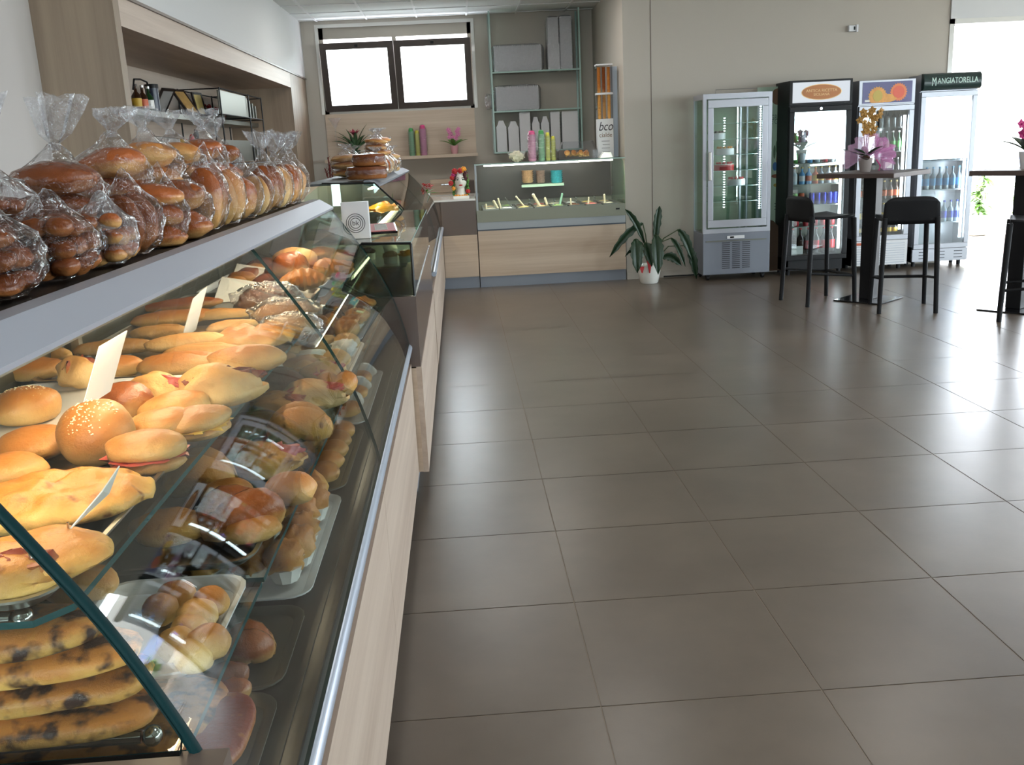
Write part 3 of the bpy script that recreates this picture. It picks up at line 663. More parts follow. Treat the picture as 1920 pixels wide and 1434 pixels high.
MB().box(1.64, GY-.015, .752, 1.68, GY-.012, .768).build('badge', M_blackm, G)
MB().box(GX0+.03, GY+.0, .812, GX1-.02, GY+.006, 1.275).build('front_glass', [M_glass], G)
MB().box(GX0+.02, GY+.0, .812, GX0+.028, 10.9, 1.275).build('side_glass', [M_glass], G)
MB().box(GX0, GY, .812, GX0+.02, GY+.02, 1.28).build('post', M_gband2, G)
MB().prism([(10.12, .812), (10.95, .812), (10.95, 1.275), (10.3, 1.275), (10.2, 1.24), (10.13, 1.1)], 'x', GX1-.012, GX1, 0, 0).build('side_glass', [M_glassG], G)
MB().prism([(GX0, GY-.01), (GX1+.006, GY-.01), (GX1+.006, 10.72), (GX0, 10.72)], 'z', 1.275, 1.286, 0, 1).build('top_glass', [M_glassG, M_glassEl], G)
MB().box(GX0+.1, GY+.012, 1.258, GX1-.12, GY+.03, 1.272).build('led_strip', M_neut, G)
MB().box(GX0+.03, 10.93, .86, GX1-.02, 10.945, 1.275).build('rear_panel', plain('dark_rear_panel', S(66, 60, 56), .35), G)
L = strip_light('cabinet_strip_light', (.95, GY+.04, 1.25), .03, 1.3, (1, .94, .84), 6, G, (0, .5, -1))
M_icecream = [plain('ice_cream_%d' % k, c, .6, bump=.4, bscale=40) for k, c in enumerate((S(236, 226, 200), S(110, 70, 46), S(196, 168, 120), S(240, 240, 236), S(206, 120, 110), S(150, 176, 110), S(232, 208, 130)))]
pan0 = None; FL = ['cream', 'chocolate brown', 'coffee coloured', 'white', 'pale pink', 'pale green', 'yellow']
R2 = random.Random(3)
for j in range(2):
    for i in range(8):
        x = GX0+.15+i*.182; y = GY+.19+j*.37; k = (i*3+j*2) % 7
        t = thing('ice_cream_pan', 'pan of %s ice cream, %s from the left in the %s row' % (FL[k], ORD[i], 'front' if j == 0 else 'back'), 'ice cream pan', (x, y, .72), 0, 'ice cream pans')
        m = MB(); w_, l_ = .083, .17
        m.box(-w_, -l_, 0, w_, l_, .01); m.box(-w_, -l_, 0, -w_+.004, l_, .1); m.box(w_-.004, -l_, 0, w_, l_, .1); m.box(-w_, -l_, 0, w_, -l_+.004, .1); m.box(-w_, l_-.004, 0, w_, l_, .1)
        m.box(-w_-.006, -l_-.006, .098, w_+.006, -l_+.004, .102); m.box(-w_-.006, l_-.004, .098, w_+.006, l_+.006, .102); m.box(-w_-.006, -l_, .098, -w_+.004, l_, .102); m.box(w_-.004, -l_, .098, w_+.006, l_, .102)
        m.build('pan', M_steel, t, local=True)
        MB().blob((0, 0, .07), (w_-.006, l_-.01, .035), 12, 8, amp=.15, seed=i+j*9).build('ice_cream', M_icecream[k], t, smooth=60, local=True)
# spatulas standing in the pans: (pixel of the handle end, foot pixel, look)
M_ivory = plain('ivory_plastic', S(222, 210, 178), .4); M_clearpl = glass('clear_plastic', (.86, .88, .9), .10); M_mint = plain('mint_plastic', S(150, 200, 170), .4)
for k, (x1_, y1_, x2_, y2_, mt, rr, lab) in enumerate((
        (911, 384, 912, 393, M_ivory, .012, 'short ivory spatula handle at the far left of the ice cream cabinet'), (926, 378, 935, 392, M_ivory, .016, 'broad ivory spatula leaning left beside the leftmost pan'),
        (934, 373, 940, 391, M_ivory, .011, 'ivory spatula leaning right, second pan from the left'), (948, 372, 962, 390, M_clearpl, .010, 'clear spatula lying slanted over the third pan'),
        (968, 369, 986, 389, M_ivory, .011, 'thin ivory spatula slanting down right near the middle left'), (993, 374, 995, 387, M_clearpl, .011, 'clear upright spatula between two slanting ivory ones'),
        (1000, 366, 1013, 386, M_ivory, .018, 'widest ivory spatula slanting right in the middle of the cabinet'), (1022, 372, 1026, 382, M_ivory, .013, 'stubby ivory handle just right of the widest spatula'),
        (1040, 375, 1036, 386, M_clearpl, .012, 'clear round topped spatula left of the mint green one'), (1054, 364, 1049, 386, M_mint, .012, 'mint green spatula, tallest in the ice cream cabinet'),
        (1070, 373, 1071, 384, M_ivory, .009, 'small ivory handle right of the mint green spatula'), (1080, 371, 1081, 383, M_clearpl, .010, 'clear handle, second to the right of the mint green spatula'),
        (1104, 371, 1103, 380, M_ivory, .010, 'small ivory handle left of the clear ring topped spatula'), (1115, 369, 1116, 381, M_clearpl, .011, 'clear ring topped spatula in the right part of the cabinet'),
        (1133, 366, 1135, 381, M_ivory, .013, 'thick ivory spatula furthest right in the ice cream cabinet'))):
    yy = GY+.16; p = on('y', yy, x1_, y1_); q = on('y', yy-.02, x2_, y2_+2); q.z = max(q.z, .80)
    MB().tube([q, p.lerp(q, .3), p], rr, 8, r1=rr*.85).blob(p, (rr, rr, rr*1.1), 10, 6).box(q.x-rr*1.2, q.y-.003, .79, q.x+rr*1.2, q.y+.003, q.z).build('spatula', mt, label=lab, cat='spatula', smooth=50, group='ice cream spatulas')
# cup holders behind the pans
M_tan = plain('tan_cups', S(196, 158, 120), .6, var=.5, bscale=55); M_cyan = plain('cyan_cups', S(70, 178, 190), .5, var=.5, bscale=55); M_mix = plain('mixed_cups', S(150, 124, 112), .6, var=.6, bscale=50)
for x1_, x2_, y_, mt, lab in ((978, 1000, 330, M_tan, 'tan patterned paper cups in a sleeve, left of three at the back of the cabinet'), (1005, 1022, 330, M_mix, 'brown and white paper cups between the tan and turquoise ones in the cabinet'), (1032, 1055, 330, M_cyan, 'turquoise patterned paper cups in a sleeve at the back of the cabinet')):
    a = on('y', 10.75, x1_, y_); b = on('y', 10.75, x2_, y_); r = (b.x-a.x)/2; z0 = on('y', 10.75, x1_, 343).z
    m = MB()
    for k in range(6): m.lathe([(r*.8, k*.022), (r, k*.022+.02), (r*1.04, k*.022+.024)], 14, ((a.x+b.x)/2, 10.75, z0))
    m.build('cup_stack', mt, label=lab, cat='cup stack', smooth=40)
a = on('y', 10.7, 977, 345); b = on('y', 10.7, 1056, 343)
MB().prism([(a.x, 10.62), (b.x, 10.62), (b.x+.02, 10.84), (a.x+.03, 10.84)], 'z', a.z-.035, a.z-.008).build('holder_shelf', plain('mint_white_shelf', S(186, 214, 190), .4), label='pale mint shelf under the paper cups inside the ice cream cabinet', cat='shelf')
# painted head vase with fruit and flower crown
V = thing('head_vase', 'painted ceramic woman head vase with red flowers and green leaves on the corner counter', 'vase', (.02, 10.3, .938))
hx, hy, hz = .02, 10.3, .938
MB().box(hx-.085, hy-.07, hz, hx+.085, hy+.07, hz+.03).build('base', M_porc, V, bevel=.004)
def headfn(p, u):
    q = Vector(p)
    if u.y < 0:                                  # face side
        if abs(u.x) < .25 and -.25 < u.z < .2: q.y -= .02*(1-abs(u.x)/.25)*(1-abs(u.z+.1)/.35 if abs(u.z+.1) < .35 else 0)   # nose
        if -.62 < u.z < -.35 and abs(u.x) < .3: q.y -= .006
    if u.z < -.3: q.x *= 1-.45*(-.3-u.z); q.y *= 1-.15*(-.3-u.z)
    return q
MB().lathe([(.055, 0), (.06, .01), (.042, .05), (.04, .09), (.05, .12)], 20, (hx, hy, hz+.03)).blob((hx, hy, hz+.185), (.068, .075, .10), 28, 22, fn=headfn).build('head', M_porc, V, smooth=60)
m = MB()
for s in (-1, 1): m.blob((hx+s*.028, hy-.069, hz+.197), (.013, .006, .007), 10, 6)
m.build('eye', M_leaf, V, smooth=60)
m = MB()
for s in (-1, 1): m.tube([(hx+s*.045, hy-.064, hz+.213), (hx+s*.028, hy-.074, hz+.220), (hx+s*.011, hy-.074, hz+.214)], .003, 6)
m.build('eyebrow', M_bbrown, V, smooth=60)
MB().blob((hx+.002, hy-.072, hz+.140), (.021, .009, .008), 12, 8).blob((hx+.002, hy-.075, hz+.136), (.013, .008, .006), 10, 6).build('lips', M_redf, V, smooth=60)
m = MB(); R3 = random.Random(5)
for s in (-1, 1):
    for k in range(12): m.blob((hx+s*(.066+.012*R3.random()), hy-.03+.03*R3.random(), hz+.05+k*.017), (.018, .02, .016), 8, 6, amp=.3, seed=k)
m.build('leafy_hair', plain('vase_leaves', S(64, 110, 40), .5, var=.4, bscale=40), V, smooth=60)
m = MB()
for k in range(8): m.blob((hx-.05-.008*R3.random(), hy-.04+.01*R3.random(), hz+.20+.014*k), (.022, .02, .016), 8, 6, amp=.2, seed=k)
m.build('dark_curls', plain('dark_red_curls', S(70, 20, 28), .4), V, smooth=60)
m = MB()
for k in range(7): m.blob((hx+.05+.01*R3.random(), hy-.045, hz+.20+.013*k), (.022, .018, .018), 8, 6, amp=.2, seed=k+20)
m.build('dark_curls', MATS['dark_red_curls'], V, smooth=60)
for (dx, dz, mm, rr) in ((-.055, .285, M_redf, .03), (-.085, .22, M_redf, .024), (-.10, .165, M_redf, .026), (-.07, .25, M_magf, .022), (.005, .29, M_redf, .028), (.04, .30, M_orange, .03), (-.075, .11, M_orange, .02), (.075, .075, M_redf, .022)):
    m = MB()
    for k in range(7):
        a = k*2*PI/7; m.blob((hx+dx+rr*.6*math.cos(a), hy-.05, hz+dz+rr*.6*math.sin(a)), (rr*.5, rr*.4, rr*.5), 8, 6)
    m.blob((hx+dx, hy-.062, hz+dz), (rr*.5, rr*.4, rr*.5), 8, 6); m.build('flower', mm, V, smooth=60)
m = MB()
for k in range(6): m.blob((hx-.06+k*.024, hy-.05, hz+.036), (.012, .012, .01), 8, 6)
m.build('collar_beads', M_orange, V, smooth=60)

# ================================================================== baked goods
_sd = [0]
def sd(): _sd[0] += 1; return _sd[0]
def bump_fn(l, k, a):
    return lambda p, u: p*(1+a*math.cos(k*p.x/l*PI)) if False else p
def bake(kind, c, l, w, h, rz=0, tilt=0, mat=None, lab=None, cat='bread', group=None, parts=True):
    """one baked thing resting with its underside at c (world)"""
    c = Vector(c); s = sd()
    def fin(m, name, mt, par=None, sm=70):
        if par: return m.build(name, mt, par, smooth=sm, local=True)
        o = m.build(name, mt, smooth=sm, origin=(0, 0, 0)); o.location = c; o.rotation_euler = (tilt, 0, rz); WL[o.name] = c
        tagp(o, lab, cat, group); return o
    m = MB()
    if kind == 'bun':
        m.blob((0, 0, h*.42), (l/2, w/2, h*.58), 24, 14, amp=.05, freq=6, seed=s, flat=.72)
        o = fin(m, 'bread_bun', mat or M_bun); return o
    if kind == 'sesame':
        m.blob((0, 0, h*.42), (l/2, w/2, h*.58), 30, 18, amp=.04, freq=5, seed=s, flat=.72)
        o = fin(m, 'sesame_bun', mat or M_bun); q = MB(); r = random.Random(s)
        for k in range(110):
            a = r.random()*2*PI; d = math.sqrt(r.random())*.72; ux, uy = d*math.cos(a), d*math.sin(a); uz = math.sqrt(1-d*d)
            q.blob((ux*l/2, uy*w/2, h*.42+uz*h*.58*1.0), (.0022, .0013, .0009), 5, 3, rz=r.random()*3)
        e = q.build('sesame_seeds', M_sesame, o, kind='stuff', local=True); return o
    if kind == 'roll':
        m.blob((0, 0, h*.45), (l/2, w/2, h*.56), 26, 14, amp=.07, freq=7, seed=s, flat=.75, fn=lambda p, u: Vector((p.x, p.y*(1-.25*u.x**4), p.z)))
        return fin(m, 'bread_roll', mat or M_roll)
    if kind == 'slit':       # pale soft roll split along its length
        def fn(p, u):
            q = Vector(p)
            if u.z > 0: q.z -= h*.22*math.exp(-(u.y*5)**2)*(1-abs(u.x))
            return q
        m.blob((0, 0, h*.45), (l/2, w/2, h*.56), 30, 16, amp=.08, freq=7, seed=s, flat=.7, fn=fn); return fin(m, 'soft_long_roll', mat or M_pale)
    if kind == 'focaccia':
        def fn(p, u):
            q = Vector(p); q.x *= 1+.12*noise.noise(Vector((u.x*2, u.y*2, s))); q.y *= 1+.16*noise.noise(Vector((u.x*2+5, u.y*2, s)))
            if u.z > -.2: q.z += h*.35*noise.noise(Vector((p.x*32, p.y*32, s*2.1)))
            q.z = max(q.z, -h*.35); return q
        m.blob((0, 0, h*.45), (l/2, w/2, h*.6), 44, 24, fn=fn); return fin(m, 'focaccia', mat or M_foc, sm=80)
    if kind == 'slab':
        def fn(p, u):
            q = Vector(p); e = 3.2; f = lambda t: math.copysign(abs(t)**(2/e), t)
            q = Vector((l/2*f(u.x), w/2*f(u.y), h*.5*f(u.z))); q.z += h*.12*noise.noise(Vector((q.x*14, q.y*20, s))); return q
        m.blob((0, 0, h*.5), (l/2, w/2, h*.5), 40, 16, fn=fn); return fin(m, 'flatbread_slab', mat or M_slab)
    if kind == 'sandwich':   # two halves with filling
        T = thing('filled_roll', lab, cat, c, rz, group); T.rotation_euler = (tilt, 0, rz)
        m.blob((0, 0, h*.62), (l/2, w/2, h*.44), 24, 12, amp=.06, freq=6, seed=s, flat=.35); fin(m, 'top_half', mat or M_bun, T)
        q = MB(); q.blob((0, 0, h*.28), (l*.47, w*.48, h*.3), 24, 10, amp=.06, seed=s+.5, flat=.8); fin(q, 'bottom_half', mat or M_bun, T)
        q = MB(); q.blob((0, 0, h*.44), (l*.5, w*.52, h*.06), 26, 6, amp=.3, freq=20, seed=s); fin(q, 'filling', M_ham if s % 2 else M_cheese, T); return T
    if kind == 'croissant':
        def fn(p, u):
            t = u.x; q = Vector(p); th = (1-t*t)**.45 if abs(t) < 1 else 0
            q.y = p.y*(.55+.45*th)-w*.35*(t*t); k = 1-.20*abs(math.sin(t*11)); q.z = p.z*(1.15-.3*t*t)*(1.12-.9*(1-k)); q.y *= k; return q
        m.blob((0, 0, h*.45), (l/2, w/2, h*.52), 40, 16, fn=fn); m.M = None
        return fin(m, 'croissant', mat or M_cros)
    if kind == 'knot':       # knotted roll with a dark filled middle
        T = thing('knotted_roll', lab, cat, c, rz, group)
        r0 = min(l, w)*.30
        pts = [Vector(((l/2-r0)*math.cos(a), (w/2-r0)*math.sin(a), r0*.9+r0*.35*math.sin(2*a+s))) for a in [k*2*PI/18 for k in range(19)]]
        m.tube(pts, r0, 12); m.v = [(x, y, max(z, .001)) for x, y, z in m.v]; fin(m, 'dough_ring', mat or M_roll, T)
        q = MB(); q.blob((0, 0, r0*.9), (l*.2, w*.2, r0*.8), 12, 8, amp=.3, seed=s); fin(q, 'filling', M_choc if s % 2 else M_ham, T); return T
    if kind == 'folded':     # folded dough with topping showing
        T = thing('folded_pastry', lab, cat, c, rz, group)
        def fn(p, u):
            q = Vector(p); q.z += h*.25*math.sin((u.x+1)*2.2)*(u.z > 0); return q
        m.blob((0, 0, h*.45), (l/2, w/2, h*.5), 26, 14, amp=.14, freq=7, seed=s, flat=.8, fn=fn); fin(m, 'dough', mat or M_pale, T)
        q = MB(); q.blob((0, -w*.05, h*.70), (l*.40, w*.24, h*.36), 26, 10, amp=.3, freq=30, seed=s); fin(q, 'topping', M_pizza if s % 2 else M_ham, T); return T
    if kind == 'cup':        # small pastry in a fluted paper cup
        T = thing('cup_pastry', lab, cat, c, rz, group)
        m.blob((0, 0, h*.6), (l/2, w/2, h*.45), 14, 10, amp=.25, freq=9, seed=s); fin(m, 'pastry', mat or M_cros, T)
        q = MB(); q.lathe([(l*.30, 0), (l*.46, h*.4)], 20, ridge=.08); fin(q, 'paper_cup', M_paper, T, 20); return T
    if kind == 'wrapped':
        T = thing('wrapped_sandwich', lab, cat, c, rz, group)
        m.blob((0, 0, h*.45), (l/2, w/2, h*.5), 20, 12, amp=.1, seed=s, flat=.75); fin(m, 'bread', mat or M_pale, T)
        q = MB(); q.blob((0, 0, h*.5), (l*.58, w*.62, h*.58), 24, 14, amp=.12, freq=14, seed=s); fin(q, 'film', M_film2, T); return T
def tray(x0, y0, x1, y1, z, mat, lab, rim=.018, name='tray', group=None):
    m = MB(); t = .0025; c = .022; r_ = .012
    def rr(a0, b0, a1, b1, rd):
        out = []
        for cx, cy, s in ((a1-rd, b0+rd, -PI/2), (a1-rd, b1-rd, 0), (a0+rd, b1-rd, PI/2), (a0+rd, b0+rd, PI)):
            out += [(cx+rd*math.cos(s+k*PI/8), cy+rd*math.sin(s+k*PI/8)) for k in range(5)]
        return out
    P0 = rr(x0+.012, y0+.012, x1-.012, y1-.012, .03); P1 = rr(x0, y0, x1, y1, .04); P2 = rr(x0-.007, y0-.007, x1+.007, y1+.007, .045); n = len(P0)
    vs = [(a, b, z) for a, b in P0]+[(a, b, z+t) for a, b in P0]+[(a, b, z+rim) for a, b in P1]+[(a, b, z+rim) for a, b in P2]+[(a, b, z+rim-.003) for a, b in P2]
    fs = [tuple(range(n))[::-1], tuple(range(n, 2*n))]
    for a, b in ((1, 2), (2, 3), (3, 4), (4, 0)): fs += [(a*n+i, a*n+(i+1) % n, b*n+(i+1) % n, b*n+i) for i in range(n)]
    m.add(vs, fs); return m.build(name, mat, smooth=40, label=lab, cat='tray', group=group)
U = 1.006   # upper glass shelf
tray(-.93, .96, -.47, 1.52, U-.005, M_steel, 'shallow steel tray nearest the camera on the upper shelf, under the big focaccia')
tray(-.95, 1.545, -.47, 2.02, U-.005, M_whitep, 'white tray on the upper shelf under the sesame buns')
tray(-.95, 2.05, -.48, 2.75, U-.005, M_steel, 'steel tray on the upper shelf under the folded ham pastries')
tray(-.95, 2.77, -.50, 3.30, U-.005, M_steel, 'steel tray in the far part of the upper shelf')
tray(-.93, 3.33, -.50, 3.86, U-.005, M_whitep, 'white tray at the far end of the upper shelf')
def at(px, py, z): return on('z', z, px, py)
GU = 'breads on the upper shelf of the bakery case'
def up(kind, px, py, l, w, h, rz=0, tilt=0, mat=None, lab='', dz=0, cat='bread', group=GU, zc=None):
    zb = U+dz; p = at(px, py, zb+h*.5); p.z = zb; return bake(kind, p, l, w, h, math.radians(rz), tilt, mat, lab, cat, group)
up('focaccia', 95, 935, .27, .19, .045, 12, lab='large dimpled focaccia, biggest bread on the upper shelf')
up('roll', 85, 1035, .16, .12, .045, -20, mat=M_foc, lab='rounded pale brown bread in front of the large focaccia')
up('folded', 10, 1075, .13, .10, .045, 10, mat=M_foc, lab='golden filled bread at the left edge of the nearest steel tray')
up('sesame', 48, 757, .125, .125, .065, 0, lab='sesame bun on the left edge of the upper shelf')
up('bun', 62, 828, .12, .115, .05, 20, lab='plain bun below the left sesame bun', mat=M_bun)
up('sesame', 186, 792, .118, .118, .085, 0, tilt=.5, lab='sesame bun standing tilted behind the large price card', dz=.015)
up('sandwich', 275, 848, .125, .10, .062, -15, lab='split bun with filling right of the tilted sesame bun')
up('sandwich', 305, 800, .11, .10, .055, 20, lab='split bun behind the right edge of the white tray')
up('bun', 228, 748, .115, .10, .06, 0, mat=M_roll, lab='browner bun half hidden behind the tilted sesame bun', dz=.01)
up('sandwich', 372, 793, .12, .10, .05, 60, lab='filled bun at the right corner of the white tray')
up('bun', 15, 880, .11, .10, .05, 0, lab='pale bun between the focaccia and the left edge')
up('roll', 330, 760, .13, .09, .05, 30, lab='brown roll above the right corner of the white tray', mat=M_bun)
up('folded', 415, 727, .17, .10, .07, 25, lab='large folded pastry with ham at the front of the steel tray', cat='pastry')
up('folded', 300, 730, .13, .09, .05, -10, lab='pastry with pink ham topping right of the large price card', cat='pastry')
up('slit', 338, 682, .19, .075, .055, 0, mat=M_bun, lab='long split roll lying across the middle of the upper shelf')
up('slit', 215, 686, .13, .07, .05, 10, lab='pale roll left of the long split roll, behind the price card', mat=M_bun)
up('folded', 148, 700, .10, .08, .06, 70, lab='roll with a red ham slice sticking out, left of the large price card', cat='pastry')
up('roll', 62, 690, .14, .09, .05, 10, mat=M_bun, lab='smooth brown roll behind the left sesame bun')
up('slit', 95, 662, .15, .05, .04, -35, lab='pale finger roll behind the smooth brown roll')
up('slit', 215, 650, .20, .06, .04, 8, lab='long pale roll at the back left of the upper shelf', dz=.0)
up('slit', 300, 622, .16, .055, .04, 0, lab='pale roll against the rear doors, left of the second price card')
up('slit', 382, 660, .21, .065, .045, -4, lab='pale split roll just below the second price card')
up('slit', 352, 640, .19, .055, .045, 12, lab='pale split roll behind the one below the second price card', dz=.01)
up('roll', 462, 672, .17, .10, .06, 10, mat=M_bun, lab='smooth golden roll at the front edge of the middle steel tray')
up('focaccia', 470, 632, .22, .20, .045, 30, mat=M_bun, lab='broad golden flat bread right of the second price card')
up('slit', 418, 590, .17, .05, .04, 8, lab='slim pale roll right behind the second price card')
up('roll', 330, 595, .24, .08, .045, 14, mat=M_bun, lab='long brown loaf leaning on the rear doors, left of the second price card')
up('roll', 345, 570, .24, .05, .04, 14, mat=M_roll, lab='thin brown baguette at the very back of the upper shelf')
up('slit', 435, 612, .15, .05, .04, 35, lab='slim roll lying between the broad flat bread and the price card')
up('wrapped', 500, 560, .18, .13, .09, 20, lab='sandwich wrapped in film and white paper, left of the pane joint', group='wrapped sandwiches', mat=M_rolld)
up('wrapped', 535, 585, .18, .12, .07, 0, lab='sandwich wrapped in film right of the one in white paper', group='wrapped sandwiches', mat=M_foc)
up('wrapped', 545, 610, .14, .12, .06, 0, lab='film wrapped pale sandwich at the front edge of the upper shelf', group='wrapped sandwiches')
up('bun', 552, 484, .17, .14, .08, 0, mat=M_pale, lab='big pale floured loaf, highest at the far end of the upper shelf', dz=.05)
up('roll', 524, 508, .11, .09, .055, 0, mat=M_roll, lab='brown filled bread left of the crossed croissants', dz=.03)
up('croissant', 568, 522, .16, .12, .06, 10, lab='ridged croissant at the front of the far white tray', cat='pastry', dz=.03)
up('croissant', 612, 500, .14, .10, .055, 40, lab='croissant right of the big pale loaf', cat='pastry', dz=.03)
up('knot', 545, 505, .13, .13, .05, 0, lab='knotted roll with a dark filling in front of the pale loaf', cat='pastry', dz=.05)
up('folded', 640, 482, .12, .09, .045, 0, lab='flat topped pastry at the far right of the upper shelf', cat='pastry', dz=.02)
up('cup', 640, 505, .10, .10, .06, 0, lab='pastry in a paper cup at the far right end of the upper shelf', cat='pastry', dz=.01)
up('roll', 602, 474, .13, .10, .05, 30, mat=M_cros, lab='golden pastry behind the croissants at the far end', cat='pastry', dz=.04)
up('roll', 495, 497, .15, .1, .06, 30, mat=M_rolld, lab='dark roll in film beside the empty bread paper', dz=.01)
for j in range(4):
    for i in range(3): bake('roll', (-.58-.12*i, 3.42+.12*j, U+.0), .12, .10, .055, j+i, 0, (M_bun, M_roll, M_foc)[(i+j) % 3], 'bread at the bottom of the far heap, %s from the glass, %s row' % (ORD[i], ORD[j]), 'bread', GU)
# folded white papers beside the wrapped bread
for px, py, lab in ((482, 520, 'folded white bread paper left of the brown filled bread'), (458, 548, 'folded white bread paper behind the wrapped sandwich')):
    p = at(px, py, U+.02); MB().add([(p.x-.09, p.y-.07, U), (p.x+.09, p.y-.05, U), (p.x+.10, p.y+.06, U+.03), (p.x-.08, p.y+.05, U+.07)], [(0, 1, 2, 3)]).build('bread_paper', M_paper, label=lab, cat='paper', solid=.002)
# price cards on clips
def card(pts, lab, z=None):
    """corner pixels on a plane of constant y through the clip foot"""
    m = MB(); m.add(pts, [(0, 1, 2, 3)]); T = thing('price_card', lab, 'price card', (Vector(pts[3])+Vector(pts[2]))/2, 0, 'white price cards'); o = m.build('card', M_paper, T, solid=.0015)
    p = Vector(pts[3]); MB().tube([p-Vector((0, 0, .02)), p+Vector((0, 0, .01))], .0015, 6).build('clip', M_chrome, T); return T
def cardpx(q, x0, y0s, lab):
    pts = [on('y', yy, *c) for c, yy in zip(q, y0s)]; return card([tuple(p) for p in pts], lab)
cardpx(((186, 650), (238, 620), (207, 733), (153, 768)), 0, (1.56, 1.66, 1.64, 1.54), 'largest white price card, standing between the sesame buns')
cardpx(((362, 560), (388, 537), (367, 618), (339, 640)), 0, (2.35, 2.47, 2.47, 2.35), 'white price card standing among the pale split rolls')
cardpx(((192, 920), (224, 873), (204, 925), (129, 994)), 0, (1.10, 1.16, 1.16, 1.08), 'slanting white price card in front of the large focaccia')
cardpx(((60, 1043), (80, 1033), (78, 1036), (56, 1048)), 0, (1.0, 1.03, 1.03, 1.0), 'small tip of a white price card near the left edge')
# ---- middle shelf
Z2 = .844; GM = 'pastries on the middle shelf of the bakery case'
def mid(kind, px, py, l, w, h, rz=0, mat=None, lab='', dz=0.012, cat='pastry', tilt=0, group=GM):
    zb = Z2+dz; p = at(px, py, zb+h*.5); p.z = zb; return bake(kind, p, l, w, h, math.radians(rz), tilt, mat, lab, cat, group)
tray(-.55, 1.07, -.352, 1.335, Z2-.002, M_whitep, 'white tray near the end glass on the middle shelf with small rolls')
tray(-.62, 1.39, -.36, 1.98, Z2-.002, M_steel, 'oval cornered steel tray of knotted rolls on the middle shelf')
tray(-.62, 2.02, -.38, 2.36, Z2-.002, M_steel, 'steel tray of folded pastries on the middle shelf')
tray(-.64, 2.44, -.345, 3.10, Z2-.002, M_whitep, 'white tray of pale paper wrapped cakes on the middle shelf')
tray(-.66, 3.14, -.36, 3.85, Z2-.002, M_steel, 'far steel tray on the middle shelf with brown cakes')
for k, (kd, px, py, l, w, h, rz, mt, lab) in enumerate((
    ('knot', 452, 968, .15, .115, .05, 20, M_roll, 'large knotted roll at the front of the oval cornered tray'),
    ('knot', 375, 900, .14, .12, .045, 0, M_foc, 'knotted roll with meat filling, left part of the oval cornered tray'),
    ('roll', 318, 985, .13, .10, .05, 0, M_foc, 'pale filled roll at the near corner of the oval cornered tray'),
    ('bun', 545, 912, .095, .085, .055, 0, M_bun, 'round pale bun at the right edge of the oval cornered tray'),
    ('folded', 505, 862, .15, .11, .055, 30, M_foc, 'folded pastry with dark meat, middle of the oval cornered tray'),
    ('bun', 425, 925, .10, .09, .05, 0, M_bun, 'smooth bun wedged behind the large knotted roll'),
    ('roll', 420, 845, .15, .11, .055, -20, M_roll, 'brown roll just under the front edge of the upper shelf'),
    ('knot', 562, 800, .15, .12, .055, 0, M_foc, 'knotted roll with a very dark centre at the far right of the tray'),
    ('roll', 475, 795, .15, .11, .055, 40, M_rolld, 'dark roll between two knotted rolls on the middle shelf'),
    ('roll', 350, 850, .15, .11, .05, 10, M_rolld, 'dark roll deep under the upper shelf above the knotted rolls'),
    ('bun', 150, 1092, .11, .085, .045, 0, M_bun, 'single smooth bun under the near end of the upper shelf'),
    ('roll', 470, 1000-12, .10, .08, .04, 0, M_bun, 'low roll tucked against the front knotted roll'),
    ('folded', 590, 742, .17, .12, .065, 20, M_pale, 'pale folded pastry at the near end of the second steel tray'),
    ('roll', 525, 712, .16, .12, .06, -20, M_rolld, 'dark brown roll in the shadow of the upper shelf'),
    ('folded', 612, 705, .14, .12, .06, 60, M_pale, 'folded pastry with torn crust above the joint of the panes'),
    ('folded', 530, 762, .16, .11, .055, 0, M_foc, 'long folded pastry behind the pale one on the second tray'),
    ('roll', 575, 685, .15, .11, .055, 10, M_bun, 'light brown roll at the back of the second steel tray'),
    ('knot', 632, 725, .11, .10, .05, 10, M_foc, 'small knotted pastry touching the glass on the second steel tray'))):
    mid(kd, px, py, l, w, h, rz, mt, lab)
# rows of pale cakes in paper
r = random.Random(11)
k = 0
for j, yy in enumerate((2.52, 2.64, 2.77, 2.90, 3.02)):
    for i, xx in enumerate((-.385, -.465, -.55)):
        bake('cup' if (i+j) % 2 else 'bun', (xx+r.uniform(-.008, .008), yy, Z2+.012), .09, .085, .05, r.random()*3, 0, M_sugar if (i+j) % 3 == 0 else M_pale,
             'pale sugared cake, %s from the glass in the %s row of the white middle tray' % (ORD[i], ORD[j]), 'cake', 'pale cakes on the white middle tray'); k += 1
for j, yy in enumerate((3.22, 3.36, 3.50, 3.64, 3.77)):
    for i, xx in enumerate((-.41, -.50, -.59)):
        bake(('knot', 'cup', 'croissant')[(i*2+j) % 3], (xx, yy, Z2+.012), .10, .09, .05, r.random()*3, 0, (M_rolld, M_cros, M_choc)[(i+j) % 3] if (i*2+j) % 3 == 1 else (M_rolld if (i+j) % 2 else M_cros),
             'brown cake, %s from the glass in the %s row of the far middle tray' % (ORD[i], ORD[j]), 'cake', 'brown cakes on the far middle tray')
k = 0
for px, py, s_ in ((330, 1115, .055), (370, 1150, .055), (395, 1125, .05), (355, 1180, .05), (390, 1200, .055), (365, 1225, .05), (300, 1140, .05), (330, 1205, .05)):
    mid('bun', px, py, s_, s_*.95, .04, 0, M_pale if k % 2 else M_bun, 'small round roll, %s in the pile on the near white tray' % ORD[k], dz=.012 if k not in (1, 4) else .02, group='small rolls on the near white tray'); k += 1
